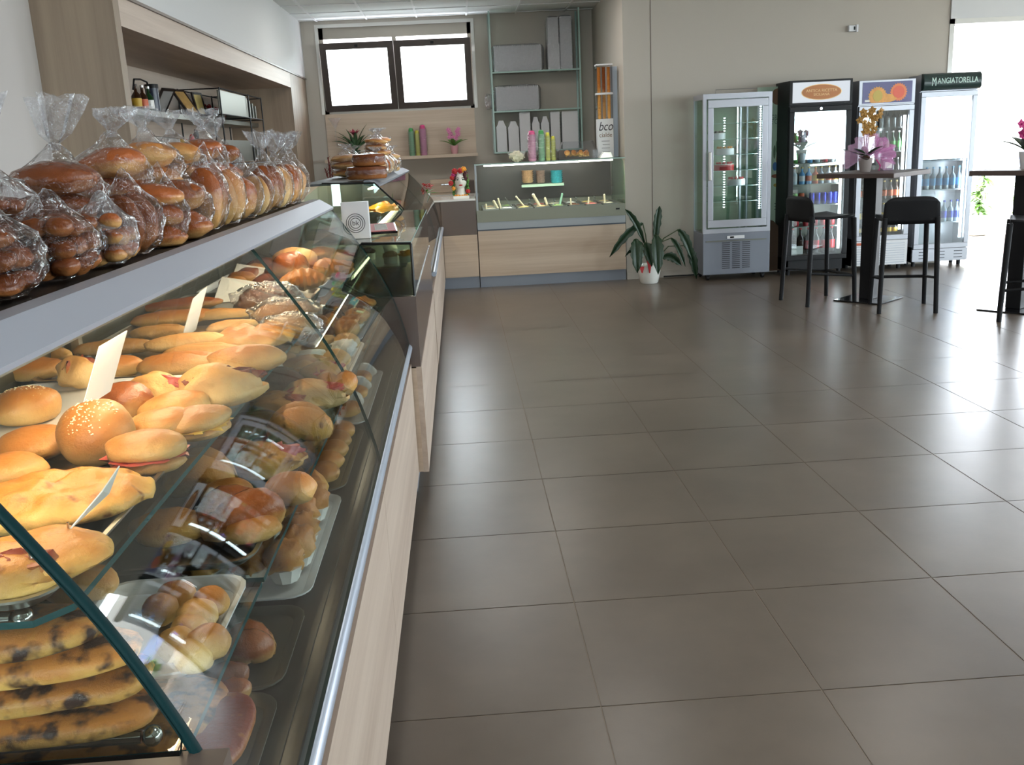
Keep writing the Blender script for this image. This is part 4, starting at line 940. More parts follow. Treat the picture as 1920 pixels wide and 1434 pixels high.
# ---- deck
Z3 = .682; GD = 'pastries on the deck of the bakery case'
def low(kind, px, py, l, w, h, rz=0, mat=None, lab='', dz=0.008, cat='pastry', group=GD):
    zb = Z3+dz; p = at(px, py, zb+h*.5); p.z = zb; return bake(kind, p, l, w, h, math.radians(rz), 0, mat, lab, cat, group)
tray(-.55, 1.04, -.315, 1.28, Z3-.002, M_steel_d, 'dark tray of pizza nearest the end on the case floor', rim=.012)
tray(-.55, 1.30, -.318, 1.56, Z3-.002, M_steel_d, 'dark tray with a cut ring roll on the case floor', rim=.012)
tray(-.60, 1.60, -.32, 2.12, Z3-.002, M_whitep, 'tray of cone shaped golden pastries on the case floor', rim=.012)
tray(-.62, 2.16, -.32, 2.66, Z3-.002, M_steel_d, 'tray of round brown pastries on the case floor', rim=.012)
tray(-.62, 2.72, -.32, 3.4, Z3-.002, M_whitep, 'far tray of sugar dusted pastries on the case floor', rim=.012)
bake('slab', (-.43, 1.16, Z3+.012), .21, .20, .03, 0, 0, M_pizza, 'square dark red pizza slab on the case floor', 'pizza')
low('knot', 467, 1212, .085, .085, .04, 0, M_roll, 'cut ring roll with pale filling on the case floor')
low('roll', 425, 1265, .07, .05, .035, 20, M_rolld, 'small dark roll between the ring roll and the pizza', dz=.01)
low('roll', 440, 1290, .05, .04, .03, 0, M_roll, 'tiny brown roll beside the pizza slab')
k = 0
for j in range(6):
    for i in range(3):
        x = -.365-.075*i+r.uniform(-.01, .01); y = 1.66+.078*j+r.uniform(-.01, .01)
        bake('cup', (x, y, Z3+.012), .075, .07, .075, r.random()*3, 0, M_cros, 'golden peaked pastry, %s from the glass in the %s row of the cone shaped pastries' % (ORD[i], ORD[j]), 'pastry', 'cone shaped pastries on the case floor')
for j in range(5):
    for i in range(3):
        bake('bun', (-.37-.085*i, 2.22+.09*j, Z3+.012), .08, .08, .045, r.random()*3, 0, M_cros, 'round brown pastry, %s from the glass in the %s row of the brown pastry tray' % (ORD[i], ORD[j]), 'pastry', 'round brown pastries on the case floor')
for j in range(6):
    for i in range(3):
        bake('croissant' if (i+j) % 2 else 'bun', (-.375-.085*i, 2.80+.1*j, Z3+.012), .09, .075, .045, r.random()*3, 0, M_sugar if (i+j) % 2 else M_cros, 'sugar dusted pastry, %s from the glass in the %s row of the far floor tray' % (ORD[i], ORD[j]), 'pastry', 'sugar dusted pastries on the case floor')
# stack of long scorched flatbreads seen through the end glass
for k in range(4):
    bake('slab', (-.625+.008*((k*7) % 3)-.016*k, .99+.004*((k*5) % 3), Z2+.001+.0345*k), .50, .115, .036, math.radians((k*37) % 5-2)*.5, 0, M_slab, 'long scorched flatbread, %s from the bottom of the stack behind the end glass' % ORD[k], 'flatbread', 'stacked scorched flatbreads')
bake('slab', (-.62, 1.20, Z3+.004), .5, .24, .05, 0, 0, M_slab, 'broad scorched flatbread on the case floor under the stack', 'flatbread')

# ================================================================== bags of bread on top of the case
def bag(c, rolls, w, d, h, tie=.09, lab='', rz=0, lean=(0, 0), ttop=True, hz=None, group='bagged bread on the bakery case'):
    """rolls: (dx, dy, dz, l, w, h, rz, tilt, mat)"""
    T = thing('bread_bag', lab, 'bagged bread', c, rz, group); s = sd()
    for (dx, dy, dz, l, w_, h_, a, ti, mt) in rolls:
        m = MB(); M = Matrix.Translation((dx*.95, dy, dz)) @ Matrix.Rotation(a, 4, 'Z') @ Matrix.Rotation(ti, 4, 'Y'); m.M = M
        m.blob((0, 0, 0), (l/2, w_/2, h_/2), 20, 12, amp=.07, freq=6, seed=sd()); m.build('bread_roll', mt, T, smooth=70, local=True)
    m = MB()
    def fn(p, u):
        q = Vector(p); k = 1+.10*noise.noise(Vector((u.x*4+s, u.y*4, u.z*4)))+.05*noise.noise(Vector((u.x*11, u.y*11+s, u.z*11))); q *= k
        if u.z > .55: f = (u.z-.55)/.45; q.x *= 1-.55*f; q.y *= 1-.55*f; q.z += h*.22*f*f; q.x += lean[0]*f*.5; q.y += lean[1]*f*.5
        q.z = max(q.z, -h*.47); return q
    m.blob((0, 0, h*.5), (w*.53, d*.53, h*.52), 34, 24, fn=fn)
    m.build('film', M_film2 if hz else M_film, T, smooth=25, local=True)
    if ttop:                                   # gathered neck and ruffle
        q = MB(); n = 26; vs = []; rows = ((.009, 0), (.008, .014), (.017, .03), (.028, tie*.75), (.034, tie)); z0 = h*1.12
        for i, (rr, zz) in enumerate(rows):
            for k in range(n):
                a = 2*PI*k/n; w2 = 1+(.35*math.sin(a*6+s)+.3*noise.noise(Vector((a*3, zz*40, s))))*(i > 1)
                f = zz/tie if tie else 0
                vs.append((rr*w2*math.cos(a)*1.3+lean[0]*(.5+f*.8), rr*w2*math.sin(a)*.8+lean[1]*(.5+f*.8), z0+zz*(1+.22*noise.noise(Vector((a*2.3, s, 1)))*(i > 2))))
        q.add(vs, [(i*n+k, i*n+(k+1) % n, (i+1)*n+(k+1) % n, (i+1)*n+k) for i in range(len(rows)-1) for k in range(n)])
        q.build('gathered_top', M_film2, T, smooth=20, local=True)
    return T
T0 = 1.290
rb = random.Random(21)
def fill(n, kind, w, d, h, mt):
    out = []
    if kind == 'upright':      # rolls standing side by side
        for k in range(n): out.append((0+rb.uniform(-.01, .01), (k-(n-1)/2)*d/n, h*.46, w*.8, d/n*1.05, h*.86, rb.uniform(-.2, .2), 0, mt))
    elif kind == 'stack':      # flat rolls one over another
        for k in range(n): out.append((rb.uniform(-.01, .01), rb.uniform(-.01, .01), h*(k+.5)/n*.94, w*.92, d*.88, h/n*1.02, rb.uniform(-.5, .5), rb.uniform(-.12, .12), mt))
    elif kind == 'nuts':       # many small balls
        for k in range(n):
            i = k % 3; j = (k//3) % 3; l = k//9; out.append(((i-1)*w*.28, (j-1)*d*.29, h*(.2+.27*l)+rb.uniform(-.004, .004), w*.32, d*.32, h*.27, 0, 0, mt))
    elif kind == 'fingers':
        for k in range(n): out.append(((k % 2-.5)*w*.3, ((k//2) % 2-.5)*d*.36, h*(.2+.28*(k//4)), w*.42, d*.5, h*.26, rb.uniform(-.3, .3), rb.uniform(-.2, .2), mt))
    return out
front = [  # y, x, kind, n, w, d, h, mat, look
    (1.02, -.70, 'stack', 3, .17, .18, .12, M_rolld, 'bag of dark glazed rolls cut off by the left edge of the photo'),
    (1.21, -.675, 'stack', 3, .14, .15, .12, M_rolld, 'bag with a silvery crinkle and dark rolls, second along the metal rail'),
    (1.39, -.665, 'fingers', 10, .13, .15, .12, M_rolld, 'low bag of small brown rolls, third along the metal rail'),
    (1.60, -.67, 'nuts', 27, .14, .16, .12, M_rolld, 'bag of nut sized brown balls at the metal rail'),
    (1.79, -.655, 'nuts', 22, .12, .13, .11, M_roll, 'smaller bag of tan balls right of the nut sized ones'),
    (1.97, -.66, 'upright', 2, .12, .14, .14, M_rolld, 'upright bag with one dark domed roll facing out'),
    (2.14, -.66, 'stack', 3, .13, .13, .145, M_roll, 'bag of three stacked pale sided rolls behind the dark domed roll'),
    (2.33, -.66, 'stack', 2, .14, .15, .145, M_roll, 'bag with a shiny brown roll over a torn one'),
    (2.53, -.655, 'upright', 2, .12, .14, .18, M_roll, 'bag of two long upright rolls leaning left'),
    (2.73, -.655, 'upright', 2, .12, .14, .17, M_bun, 'bag of arched pale rolls in the middle of the rail'),
    (2.95, -.65, 'upright', 1, .12, .13, .15, M_roll, 'bag of a single round red brown roll'),
    (3.14, -.65, 'upright', 2, .11, .11, .14, M_pale, 'narrow bag of pale rolls right of the red brown one'),
    (3.32, -.65, 'upright', 3, .12, .15, .17, M_roll, 'bag of slim rolls, fourth from the far end of the rail'),
    (3.50, -.65, 'upright', 2, .12, .13, .16, M_pale, 'bag of pale upright rolls, third from the far end of the rail'),
    (3.67, -.65, 'upright', 2, .13, .14, .17, M_roll, 'tall bag of red brown rolls, second from the far end of the rail'),
    (3.84, -.65, 'upright', 2, .13, .13, .17, M_bun, 'last tall bag of rolls at the far end of the metal rail')]
ties_front = {3.50, 3.67, 3.84, 3.32}
for y, x, kd, n, w, d, h, mt, lab in front:
    tt = y in ties_front
    bag((x, y, T0-.006), fill(n, kd, w, d, h, mt), w, d, h, .075 if tt else .06, lab, 0, (rb.uniform(-.01, .03), rb.uniform(-.02, .02)), tt, hz=(y in (1.21, 1.79)))
upper = [
    (1.10, -.81, .06, 'stack', 2, .18, .19, .09, M_rolld, 'upper bag of long dark rolls at the left edge, tied high'),
    (1.36, -.79, .06, 'stack', 2, .19, .21, .10, M_rolld, 'upper bag with long golden brown rolls lying across, above the small brown rolls'),
    (1.60, -.77, .065, 'fingers', 8, .16, .18, .11, M_rolld, 'upper bag of glossy dark fingers with a tall clear ruffle'),
    (1.86, -.755, .07, 'stack', 2, .17, .19, .12, M_rolld, 'upper bag of dark folded rolls with the tallest clear ruffle'),
    (2.14, -.745, .085, 'stack', 2, .16, .19, .13, M_roll, 'upper bag of two long bent rolls with a yellow sheen'),
    (2.42, -.74, .10, 'stack', 2, .14, .17, .13, M_bun, 'upper bag with an egg shaped glossy roll at its front'),
    (2.64, -.74, .11, 'stack', 2, .14, .17, .12, M_bun, 'upper bag of golden rolls under a flat clear ruffle'),
    (2.90, -.74, .11, 'stack', 2, .14, .16, .13, M_roll, 'upper bag with a bright orange brown bun, beside the steel rack behind'),
    (3.12, -.74, .105, 'stack', 2, .13, .14, .12, M_roll, 'last upper bag of glazed buns towards the far end')]
for y, x, dz, kd, n, w, d, h, mt, lab in upper:
    tall = y in (1.10, 1.36, 1.60, 1.86)
    bag((x, y, T0+dz), fill(n, kd, w, d, h, mt), w, d, h, .10 if tall else .06, lab, 0, (rb.uniform(-.03, .03), rb.uniform(-.03, .03)), True)
for k, y in enumerate((1.18, 1.48, 1.78, 2.08, 2.38, 2.70, 3.0, 3.3, 3.6)):      # rear row that carries the upper bags
    bag((-.87, y, T0-.006), fill(2, 'stack', .17, .22, (.09 if k < 6 else .13), M_rolld if k < 4 else M_roll), .17, .24, .09 if k < 6 else .13, .07, 'rear row bag of rolls, %s from the near end, against the staff side' % ORD[k], 0, (0, 0), False, group='rear row of bagged bread')
# ---- on top of the far case: two round cakes and soft bags
for (px, py, l, h, z, lab) in ((686, 338, .27, .085, T0, 'lower round brown sponge loaf in film on the far case'), (692, 312, .22, .08, T0+.085, 'upper round brown sponge loaf stacked on the other')):
    p = on('y', 6.55, px, 320); T = thing('sponge_loaf', lab, 'loaf', (p.x+.005, 6.55, z), 0, 'film wrapped sponge loaves')
    MB().lathe([(l*.46, 0), (l*.5, .01), (l*.5, h*.75), (l*.47, h*.93), (l*.2, h)], 28).build('loaf', M_rolld, T, smooth=50, local=True)
    MB().blob((0, 0, h*.5), (l*.54, l*.54, h*.57), 26, 14, amp=.05, freq=18, seed=sd()).build('film', M_film, T, smooth=25, local=True)
for k, (y, x, z, w, h, mt, lab) in enumerate((
        (6.86, -.565, .0, .16, .14, M_pale, 'bag of pale biscuits right behind the lower sponge loaf'), (7.15, -.58, .14, .16, .13, M_bun, 'bag of pale toasted slices heaped behind the upper sponge loaf'),
        (7.22, -.565, .0, .16, .15, M_roll, 'bag of brown rusks in the middle of the far case top'), (7.48, -.60, .14, .18, .14, M_bun, 'highest bag of toasted slices on the far case'),
        (7.62, -.565, .0, .16, .15, M_pale, 'bag of cream biscuits third from the far end'), (7.85, -.63, .12, .16, .12, M_pale, 'upper bag of cream biscuits with a crisp ruffle'),
        (8.05, -.565, .0, .15, .14, M_roll, 'bag of brown biscuits second from the far end'), (8.5, -.565, .0, .15, .15, M_pale, 'end bag of cream ring biscuits on the far case'), (8.5, -.62, .13, .13, .10, M_pale, 'small ring biscuit bag on top at the far end'),
        (7.4, -.84, .0, .2, .17, M_bun, 'rear bag of toasted slices on the staff side of the far case'), (7.95, -.84, .0, .2, .16, M_pale, 'rear bag of cream biscuits on the staff side of the far case'))):
    bag((x, y, T0+z), fill(3 if k % 2 else 2, 'stack' if k % 2 else 'upright', w*1.08, w*1.75, h*1.02, mt), w, w*1.7, h, .05, lab, 0, (rb.uniform(-.02, .02), 0), True, group='biscuit bags on the far case')
# ---- inside the far case, seen through its near end pane
ck = thing('fruit_cake', 'dark cake topped with orange glaze behind the near end pane of the far case', 'cake', (on('y', 6.5, 715, 388).x, 6.5, 1.006))
MB().lathe([(.12, 0), (.125, .005), (.125, .055), (.12, .06)], 24).build('base', M_choc, ck, smooth=40, local=True)
MB().blob((0, 0, .075), (.10, .10, .045), 20, 10, amp=.25, freq=16, seed=4).build('topping', M_orange, ck, smooth=60, local=True)
for k in range(5):
    p = on('y', 6.34, 652+k*11, 385); T = thing('cream_cake', 'small black and white cream cake, %s from the left behind the end pane' % ORD[k], 'cake', (p.x, 6.34, 1.04), 0, 'small cream cakes')
    MB().lathe([(.018, 0), (.018, .03)], 10).build('sponge', M_choc, T, smooth=40, local=True); MB().blob((0, 0, .035), (.018, .018, .013), 10, 6).build('cream', M_sugar, T, smooth=60, local=True)
MB().box(-.84, 6.28, 1.004, -.60, 6.40, 1.038).build('cake_stand', M_porc, label='white slab under the row of small cream cakes', cat='stand')
tray(-.60, 6.24, -.40, 6.55, 1.003, M_whitep, 'white pastry tray under the red bordered price card in the far case', rim=.02)
for k in range(12):
    x = -.32-.10*(k % 3); y = 6.5+.28*(k//3)
    bake('folded' if k % 2 else 'roll', (x-.0, y, .684), .15, .11, .06, k, 0, M_bun if k % 3 else M_foc, 'bread on the floor of the far case, %s row, %s from the glass' % (ORD[k//3], ORD[k % 3]), 'bread', 'breads in the far case')
for k in range(12):
    x = -.50-.12*(k % 2); y = 6.75+.26*(k//2)
    bake('croissant' if k % 3 else 'cup', (x, y, 1.004), .13, .09, .055, k*1.3, 0, M_cros, 'golden pastry on the far case shelf, %s row, %s from the glass' % (ORD[k//2], ORD[k % 2]), 'pastry', 'pastries on the far case shelf')
# ---- on and in the till counter
p = on('z', 1.099, 668, 453)
bx = thing('card_box', 'small white box with a round printed emblem standing on the till counter glass', 'box', (-.455, 4.22, 1.1))
m = MB(); m.box(-.058, -.025, 0, .058, .025, .158); m.build('body', M_whitep, bx, local=True, bevel=.002)
M_ink = plain('dark_ink', S(50, 48, 56), .6)
m = MB()
for rr in (.040, .031, .022):
    n = 36; ti = .0014; vs = [(q*math.cos(2*PI*k/n), -.0262, .068+q*math.sin(2*PI*k/n)) for q in (rr-ti, rr+ti) for k in range(n)]; m.add(vs, [(k, (k+1) % n, (k+1) % n+n, k+n) for k in range(n)])
m.build('emblem', M_ink, bx, local=True); text('bk', 'lettering', M_ink, bx, (0, -.0262, .068), .03, local=True, ex=.0004)
def menu(c, w, l, rz, tilt, lab):
    T = thing('menu_tray', lab, 'price display', c, math.radians(rz)); T.rotation_euler = (tilt, 0, math.radians(rz))
    MB().box(-w/2-.006, -l/2-.006, 0, w/2+.006, l/2+.006, .012).build('tray', M_blackgl, T, local=True); MB().box(-w/2, -l/2, .012, w/2, l/2, .0135).build('card', M_red, T, local=True)
    MB().box(-w*.22, -l*.36, .0135, w*.22, l*.36, .0145).build('printed_panel', M_paper, T, local=True)
    m = MB()
    for k in range(5): m.box(-w*.2, l*(.3-.15*k), .0145, w*.2, l*(.3-.15*k)+.004, .0149)
    m.build('print_lines', M_ink, T, local=True)
menu((-.375, 4.52, 1.108), .13, .27, 6, .06, 'red and white price card in a black tray lying on the till counter')
menu((-.44, 6.33, 1.03), .10, .16, 4, .15, 'red and white price card inside the near end of the far case')
for k, (x, y, mt, lab) in enumerate(((-.31, 4.10, M_yelf, 'yellow topped dessert under the till counter glass'), (-.245, 4.12, M_orange, 'orange red dessert beside the yellow one under the till glass'), (-.42, 4.3, M_choc, 'chocolate dessert under the till glass'), (-.33, 4.42, M_sugar, 'white dessert under the till glass'))):
    T = thing('dessert', lab, 'dessert', (x, y, .997), 0, 'desserts under the till glass'); MB().lathe([(.028, 0), (.03, .03)], 14).build('cup', M_porc, T, smooth=40, local=True); MB().blob((0, 0, .036), (.032, .03, .018), 14, 8, amp=.2, seed=k).build('top', mt, T, smooth=60, local=True)

# ================================================================== niche behind the counters
wp = MB().box(-1.60, YB-.012, 1.385, .25, YB-.001, WZ0+.0); wp.build('wood_panel', M_woodX, label='horizontal grained wood panel under the small window', cat='panel')
MB().box(-1.62, YB-.25, 1.352, .26, YB-.012, 1.39).build('wall_shelf', M_woodX, label='wooden shelf under the small window with potted plants and cups', cat='shelf')
ZB = 1.39
bc = thing('back_counter', 'white topped work counter along the back wall of the niche', 'counter', (0, 12.0, 0))
MB().box(-1.78, 11.75, 0, 1.74, YB-.002, .88).build('cupboard', M_woodX, bc); MB().box(-1.79, 11.72, .88, 1.745, YB-.002, .92).build('worktop', M_porc, bc)
for k in range(6): MB().box(-1.75+.585*k, 11.735, .1, -1.18+.585*k, 11.75, .86).build('door', M_woodX, bc)
# appliance behind the vase
a = on('y', 11.7, 808, 365); b = on('y', 11.7, 862, 336)
ap = thing('bread_cabinet', 'low wooden cabinet on the back counter behind the head vase', 'cabinet', ((a.x+b.x)/2, 11.8, .92))
MB().box(a.x, 11.76, .92, b.x, 12.1, b.z).build('body', M_woodX, ap, bevel=.004); MB().box(a.x+.02, 11.745, .95, b.x-.02, 11.76, b.z-.03).build('door', M_woodX, ap)
MB().box((a.x+b.x)/2-.05, 11.735, b.z-.06, (a.x+b.x)/2+.05, 11.745, b.z-.05).build('handle', M_chrome, ap)
a = on('y', 11.7, 866, 375); b = on('y', 11.7, 889, 338)
MB().box(a.x, 11.74, .92, b.x, 12.0, b.z).build('box', M_taupe_m, label='brownish box on the back counter right of the head vase', cat='box', bevel=.004)
# shelf above: cups in sleeves, orchid, wrapped plant
def cups(name, yy, px0, px1, pyt, pyb, mbody, mtop, lab, zb, group, lean=0):
    a = on('y', yy, px0, pyb); b = on('y', yy, px1, pyb); tz = on('y', yy, (px0+px1)/2, pyt).z; r = (b.x-a.x)/2; h = tz-zb; x = (a.x+b.x)/2
    T = thing(name, lab, 'cup stack', (x, yy, zb), 0, group); m = MB(); n = max(5, int(h/.03))
    for k in range(n): m.lathe([(r*.78, h*.88*k/n), (r*.94, h*.88*(k+.8)/n), (r*.97, h*.88*(k+.95)/n)], 14)
    m.build('cups', mbody, T, smooth=40, local=True); MB().lathe([(r*.72, h*.86), (r*.7, h*.97), (r*.45, h)], 14).build('top_cup', mtop, T, smooth=40, local=True)
    MB().blob((0, 0, h*.5), (r*1.03, r*1.03, h*.53), 20, 14, amp=.05, freq=12, seed=sd(), fn=lambda p, u: Vector((math.copysign(min(abs(p.x)*1.35, r*1.05*abs(u.x)/(math.hypot(u.x, u.y)+1e-6)), p.x), math.copysign(min(abs(p.y)*1.35, r*1.05*abs(u.y)/(math.hypot(u.x, u.y)+1e-6)), p.y), p.z))).build('sleeve', M_film, T, smooth=25, local=True)
    return T
M_cg = plain('soft_green_cup', S(128, 170, 140), .5, var=.15, bscale=40); M_cgt = plain('bright_green_cup', S(60, 160, 80), .5); M_cy = plain('soft_yellow_cup', S(190, 190, 110), .5, var=.15, bscale=40); M_cyt = plain('bright_yellow_cup', S(214, 206, 60), .5)
M_cp = plain('soft_pink_cup', S(196, 140, 168), .5, var=.15, bscale=40); M_cpt = plain('bright_pink_cup', S(220, 60, 130), .5)
GS = 'cup stacks on the window shelf'; yy = YB-.13
cups('cup_stack', yy, 767, 779, 240, 285, M_cg, M_cgt, 'green cup stack on the window shelf', ZB, GS)
cups('cup_stack', yy, 779, 789, 244, 285, M_cy, M_cyt, 'yellow cup stack on the window shelf, shortest of three', ZB, GS)
cups('cup_stack', yy, 788, 802, 234, 285, M_cp, M_cpt, 'pink cup stack on the window shelf, tallest of three', ZB, GS)
def leaf(m, p0, d, L, w, bend=.4, n=7, curl=.25, jag=0, up=Vector((0, 0, 1)), droop=None):
    d = Vector(d).normalized(); side = d.cross(up)
    if side.length < .05: side = Vector((1, 0, 0))
    side.normalize(); nrm = side.cross(d).normalized(); vs = []; p = Vector(p0); dd = d.copy()
    for i in range(n+1):
        t = i/n; ww = w*math.sin(PI*min(1, t*.93+.07))**.8*(1 if not jag else (1-jag*(i % 2)))
        lift = curl*ww
        vs += [p+side*ww+nrm*lift, p, p-side*ww+nrm*lift]
        dd = (dd-Vector((0, 0, bend/n))).normalized(); p = p+dd*(L/n)
    m.add(vs, [f for i in range(n) for f in ((i*3, i*3+1, i*3+4, i*3+3), (i*3+1, i*3+2, i*3+5, i*3+4))])
def pot(prof, mat, T, c=(0, 0, 0)): return MB().lathe(prof, 22, c).build('pot', mat, T, smooth=40, local=True)
def petals(m, c, r, n=5, face=Vector((0, -1, 0)), seed=0):
    rr = random.Random(seed); face = face.normalized(); a = face.cross(Vector((0, 0, 1))); a.normalize(); b = a.cross(face)
    for k in range(n):
        t = 2*PI*k/n+rr.random()*.3; d = a*math.cos(t)+b*math.sin(t); c0 = Vector(c); s_ = d.cross(face)
        vs = [c0, c0+d*r*.5+s_*r*.38-face*r*.05, c0+d*r+face*r*.12, c0+d*r*.5-s_*r*.38-face*r*.05]; m.add(vs, [(0, 1, 2, 3)])
def orchid(c, h, potm, petm, lab, wrap=None, sprays=2, seed=1, sc=1.0, leafm=None):
    T = thing('potted_orchid', lab, 'potted plant', c); rr = random.Random(seed); s = sc
    pot([(.035*s, 0), (.038*s, .005), (.052*s, .10*s), (.048*s, .10*s), (.046*s, .09*s)], potm, T)
    MB().lathe([(.045*s, .085*s), (.045*s, .09*s)], 16).build('soil', M_soil, T, local=True)
    m = MB()
    for k in range(5): a = k*1.3+seed; leaf(m, (0, 0, .09*s), (math.cos(a)*.6, math.sin(a)*.5, .55), .2*s, .026*s, .7)
    m.build('leaves', leafm or M_leaf, T, smooth=60, local=True, solid=.002)
    st = MB(); pt = []; 
    for k in range(sprays):
        dx = (-1, 1, .2)[k % 3]*.03*s; pts = [Vector((0, 0, .09*s)), Vector((dx*.4, 0, h*.45)), Vector((dx, -.01, h*.75)), Vector((dx*2.2, -.03*s, h))]; st.tube(pts, .0035*s, 6)
        for i in range(6):
            t = .35+.65*i/5; q = pts[1].lerp(pts[3], t)+Vector((rr.uniform(-.02, .02)*s, -.02*s, rr.uniform(-.01, .01)*s)); pt.append(q)
    st.build('stem', M_stem, T, smooth=40, local=True)
    for i, q in enumerate(pt):
        f = MB(); petals(f, q, .032*s, 5, Vector((rr.uniform(-.5, .5), -1, rr.uniform(-.3, .3))), seed=i); f.blob(q+Vector((0, -.006*s, 0)), (.006*s, .006*s, .006*s), 8, 5); f.build('flower', petm, T, local=True, solid=.0015)
    return T
p = on('y', yy, 852, 279); orchid((p.x, yy, ZB), .30, plain('pink_pot', S(206, 154, 160), .5), M_pinkf, 'small pink orchid in a pink pot on the window shelf', sprays=2, seed=2, sc=1.0, leafm=M_leafl)
yy = YB-.15
p = on('y', yy, 668, 285); T = thing('potted_bromeliad', 'bromeliad with a red heart and pale paper collar on the window shelf', 'potted plant', (p.x, yy, ZB))
pot([(.045, 0), (.055, .1), (.05, .1)], M_leaf, T)
m = MB()
for k in range(16): a = k*2.4; leaf(m, (0, 0, .09), (math.cos(a)*.75, math.sin(a)*.3-.2, .95), .30+.03*(k % 3), .026, 1.0)
m.build('leaves', plain('variegated_leaf', S(66, 96, 62), .25, var=.6, bscale=14), T, smooth=60, local=True, solid=.002)
m = MB()
for k in range(9): a = k*2.4; leaf(m, (0, -.05, .27), (math.cos(a)*.4, math.sin(a)*.4-.2, .6), .10, .02, .6)
m.build('flower', plain('crimson_bract', S(150, 44, 70), .5), T, smooth=60, local=True, solid=.002)
for s_, w_ in ((-1, .13), (1, .12)):
    m = MB(); leaf(m, (s_*.02, -.06, .07), (s_*.8, -.15, .35 if s_ < 0 else .12), .22, .055, .1); m.build('paper_collar', M_paper, T, smooth=60, local=True, solid=.002)
# champagne style clear coupe decal shape on the wall: a clear plastic funnel hanging left of the window
p = on('y', 12.1, 627, 222); MB().lathe([(.004, -.32), (.004, -.12), (.075, 0), (.073, .002)], 18, tuple(p)).build('hanging_funnel', M_film2, label='clear plastic cone hanging at the lower left corner of the small window', cat='plastic cone', smooth=40)
# dark plant with red spiky heads standing at the left end of the back counter
p = on('y', 11.9, 604, 352); p.x = max(p.x, -1.55); T = thing('potted_plant', 'dark leafy plant with upright red flower spikes at the end of the back counter', 'potted plant', (p.x, 11.9, .92))
pot([(.06, 0), (.08, .14), (.075, .14)], M_blackm, T)
h0 = p.z-.92
MB().lathe([(.05, .12), (.03, h0)], 10).build('stem', M_stem, T, local=True)
m = MB(); rr = random.Random(4)
for k in range(46): a = rr.random()*6.28; leaf(m, (rr.uniform(-.05, .05), 0, h0+rr.uniform(-.12, .06)), (math.cos(a), math.sin(a)*.7, rr.uniform(-.2, .7)), rr.uniform(.12, .24), .018, .8, 5)
m.build('leaves', M_leaf, T, smooth=60, local=True, solid=.002)
m = MB()
for dx, hh in ((-.0, .36), (-.05, .22), (.05, .24), (.01, .27)):
    m.tube([(0, 0, h0), (dx, 0, h0+hh)], .006, 6)
    for k in range(9): a = k*2.4; leaf(m, (dx*(.5+.5*k/9), 0, h0+hh*(.45+.06*k)), (math.cos(a)*.5, math.sin(a)*.3, .9), .05, .008, .1, 4)
m.build('flower_spikes', plain('brownish_red_spike', S(104, 40, 34), .5), T, smooth=60, local=True, solid=.002)
# ---- hanging glass rack with boxes
y0r, y1r = 12.02, YB-.01
RX0, RX1 = .475, 1.55
rz_ = [1.385, 1.868, 2.325]
rkk = thing('glass_rack', 'glass and metal rack hanging from the ceiling over the ice cream cabinet', 'rack', (1.0, 12.2, 1.38))
m = MB()
for xx in (RX0, RX1):
    for yv in (y0r, y1r-.02): m.box(xx-.01, yv, 1.37, xx+.01, yv+.02, ZC-.003)
m.build('posts', M_glassEl, rkk)
for xx in (RX0-.004, RX1+.004): MB().box(xx-.003, y0r+.02, 1.385, xx+.003, y1r-.02, ZC-.02).build('side_glass', M_glassG, rkk)
for z in rz_:
    MB().box(RX0, y0r, z-.012, RX1, y1r, z).build('glass_shelf', M_glassG, rkk); MB().box(RX0, y0r-.004, z-.016, RX1, y0r+.004, z+.002).build('shelf_edge', M_glassEl, rkk)
def foam_stack(px0, px1, pyt, z, n, lab, wrapped, vert=True, d=.24, yb=None):
    yb = y0r+.05; a = on('y', yb, px0, 120); b = on('y', yb, px1, 120); h = on('y', yb, (px0+px1)/2, pyt).z-z
    T = thing('tray_stack', lab, 'tray stack', ((a.x+b.x)/2, yb+d/2, z)); m = MB(); w = b.x-a.x
    if vert:
        for k in range(n): x = -w/2+w*k/n; m.prism([(-d/2, .004), (d/2, .004), (d/2, h), (-d/2, h-.008)], 'x', x, x+w/n*.5); m.box(x, -d/2+.014, .01, x+w/n, d/2-.006, h-.018)
    else:
        for k in range(n): z_ = h*k/n; m.box(-w/2, -d/2, z_, w/2, d/2, z_+h/n*.5); m.box(-w/2+.008, -d/2+.008, z_, w/2-.008, d/2-.008, z_+h/n)
    m.build('foam_trays', M_foam, T, local=True)
    if wrapped:
        def fn(p, u):
            e = 7; f = lambda t: math.copysign(abs(t)**(2/e), t); q = Vector((w*.55*f(u.x), d*.55*f(u.y), h*.52*f(u.z))); k = 1.02+.02*noise.noise(Vector((u.x*7, u.y*7, u.z*7))); return q*k
        MB().blob((0, 0, h*.5), (w/2, d/2, h/2), 30, 18, fn=fn).build('film', M_film2, T, smooth=25, local=True)
    return T
foam_stack(927, 1016, 83, rz_[2], 26, 'wide film wrapped stack of white foam trays on the top left of the hanging rack', True)
foam_stack(1028, 1050, 32, rz_[2], 1, 'tall white foam block, left half of the upright pair on the top of the rack', True, False)
foam_stack(1051, 1074, 30, rz_[2], 34, 'tall stack of ridged foam trays, right half of the upright pair on the rack', True, False)
T = foam_stack(927, 1008, 160, rz_[1], 24, 'long round ended bag of white foam trays on the middle shelf of the rack', True)
p = on('y', y0r+.15, 922, 182); MB().blob((p.x-.03, y0r+.15, rz_[1]+.12), (.06, .07, .09), 16, 10, amp=.3, seed=9).build('film_tail', M_film2, T, smooth=25)
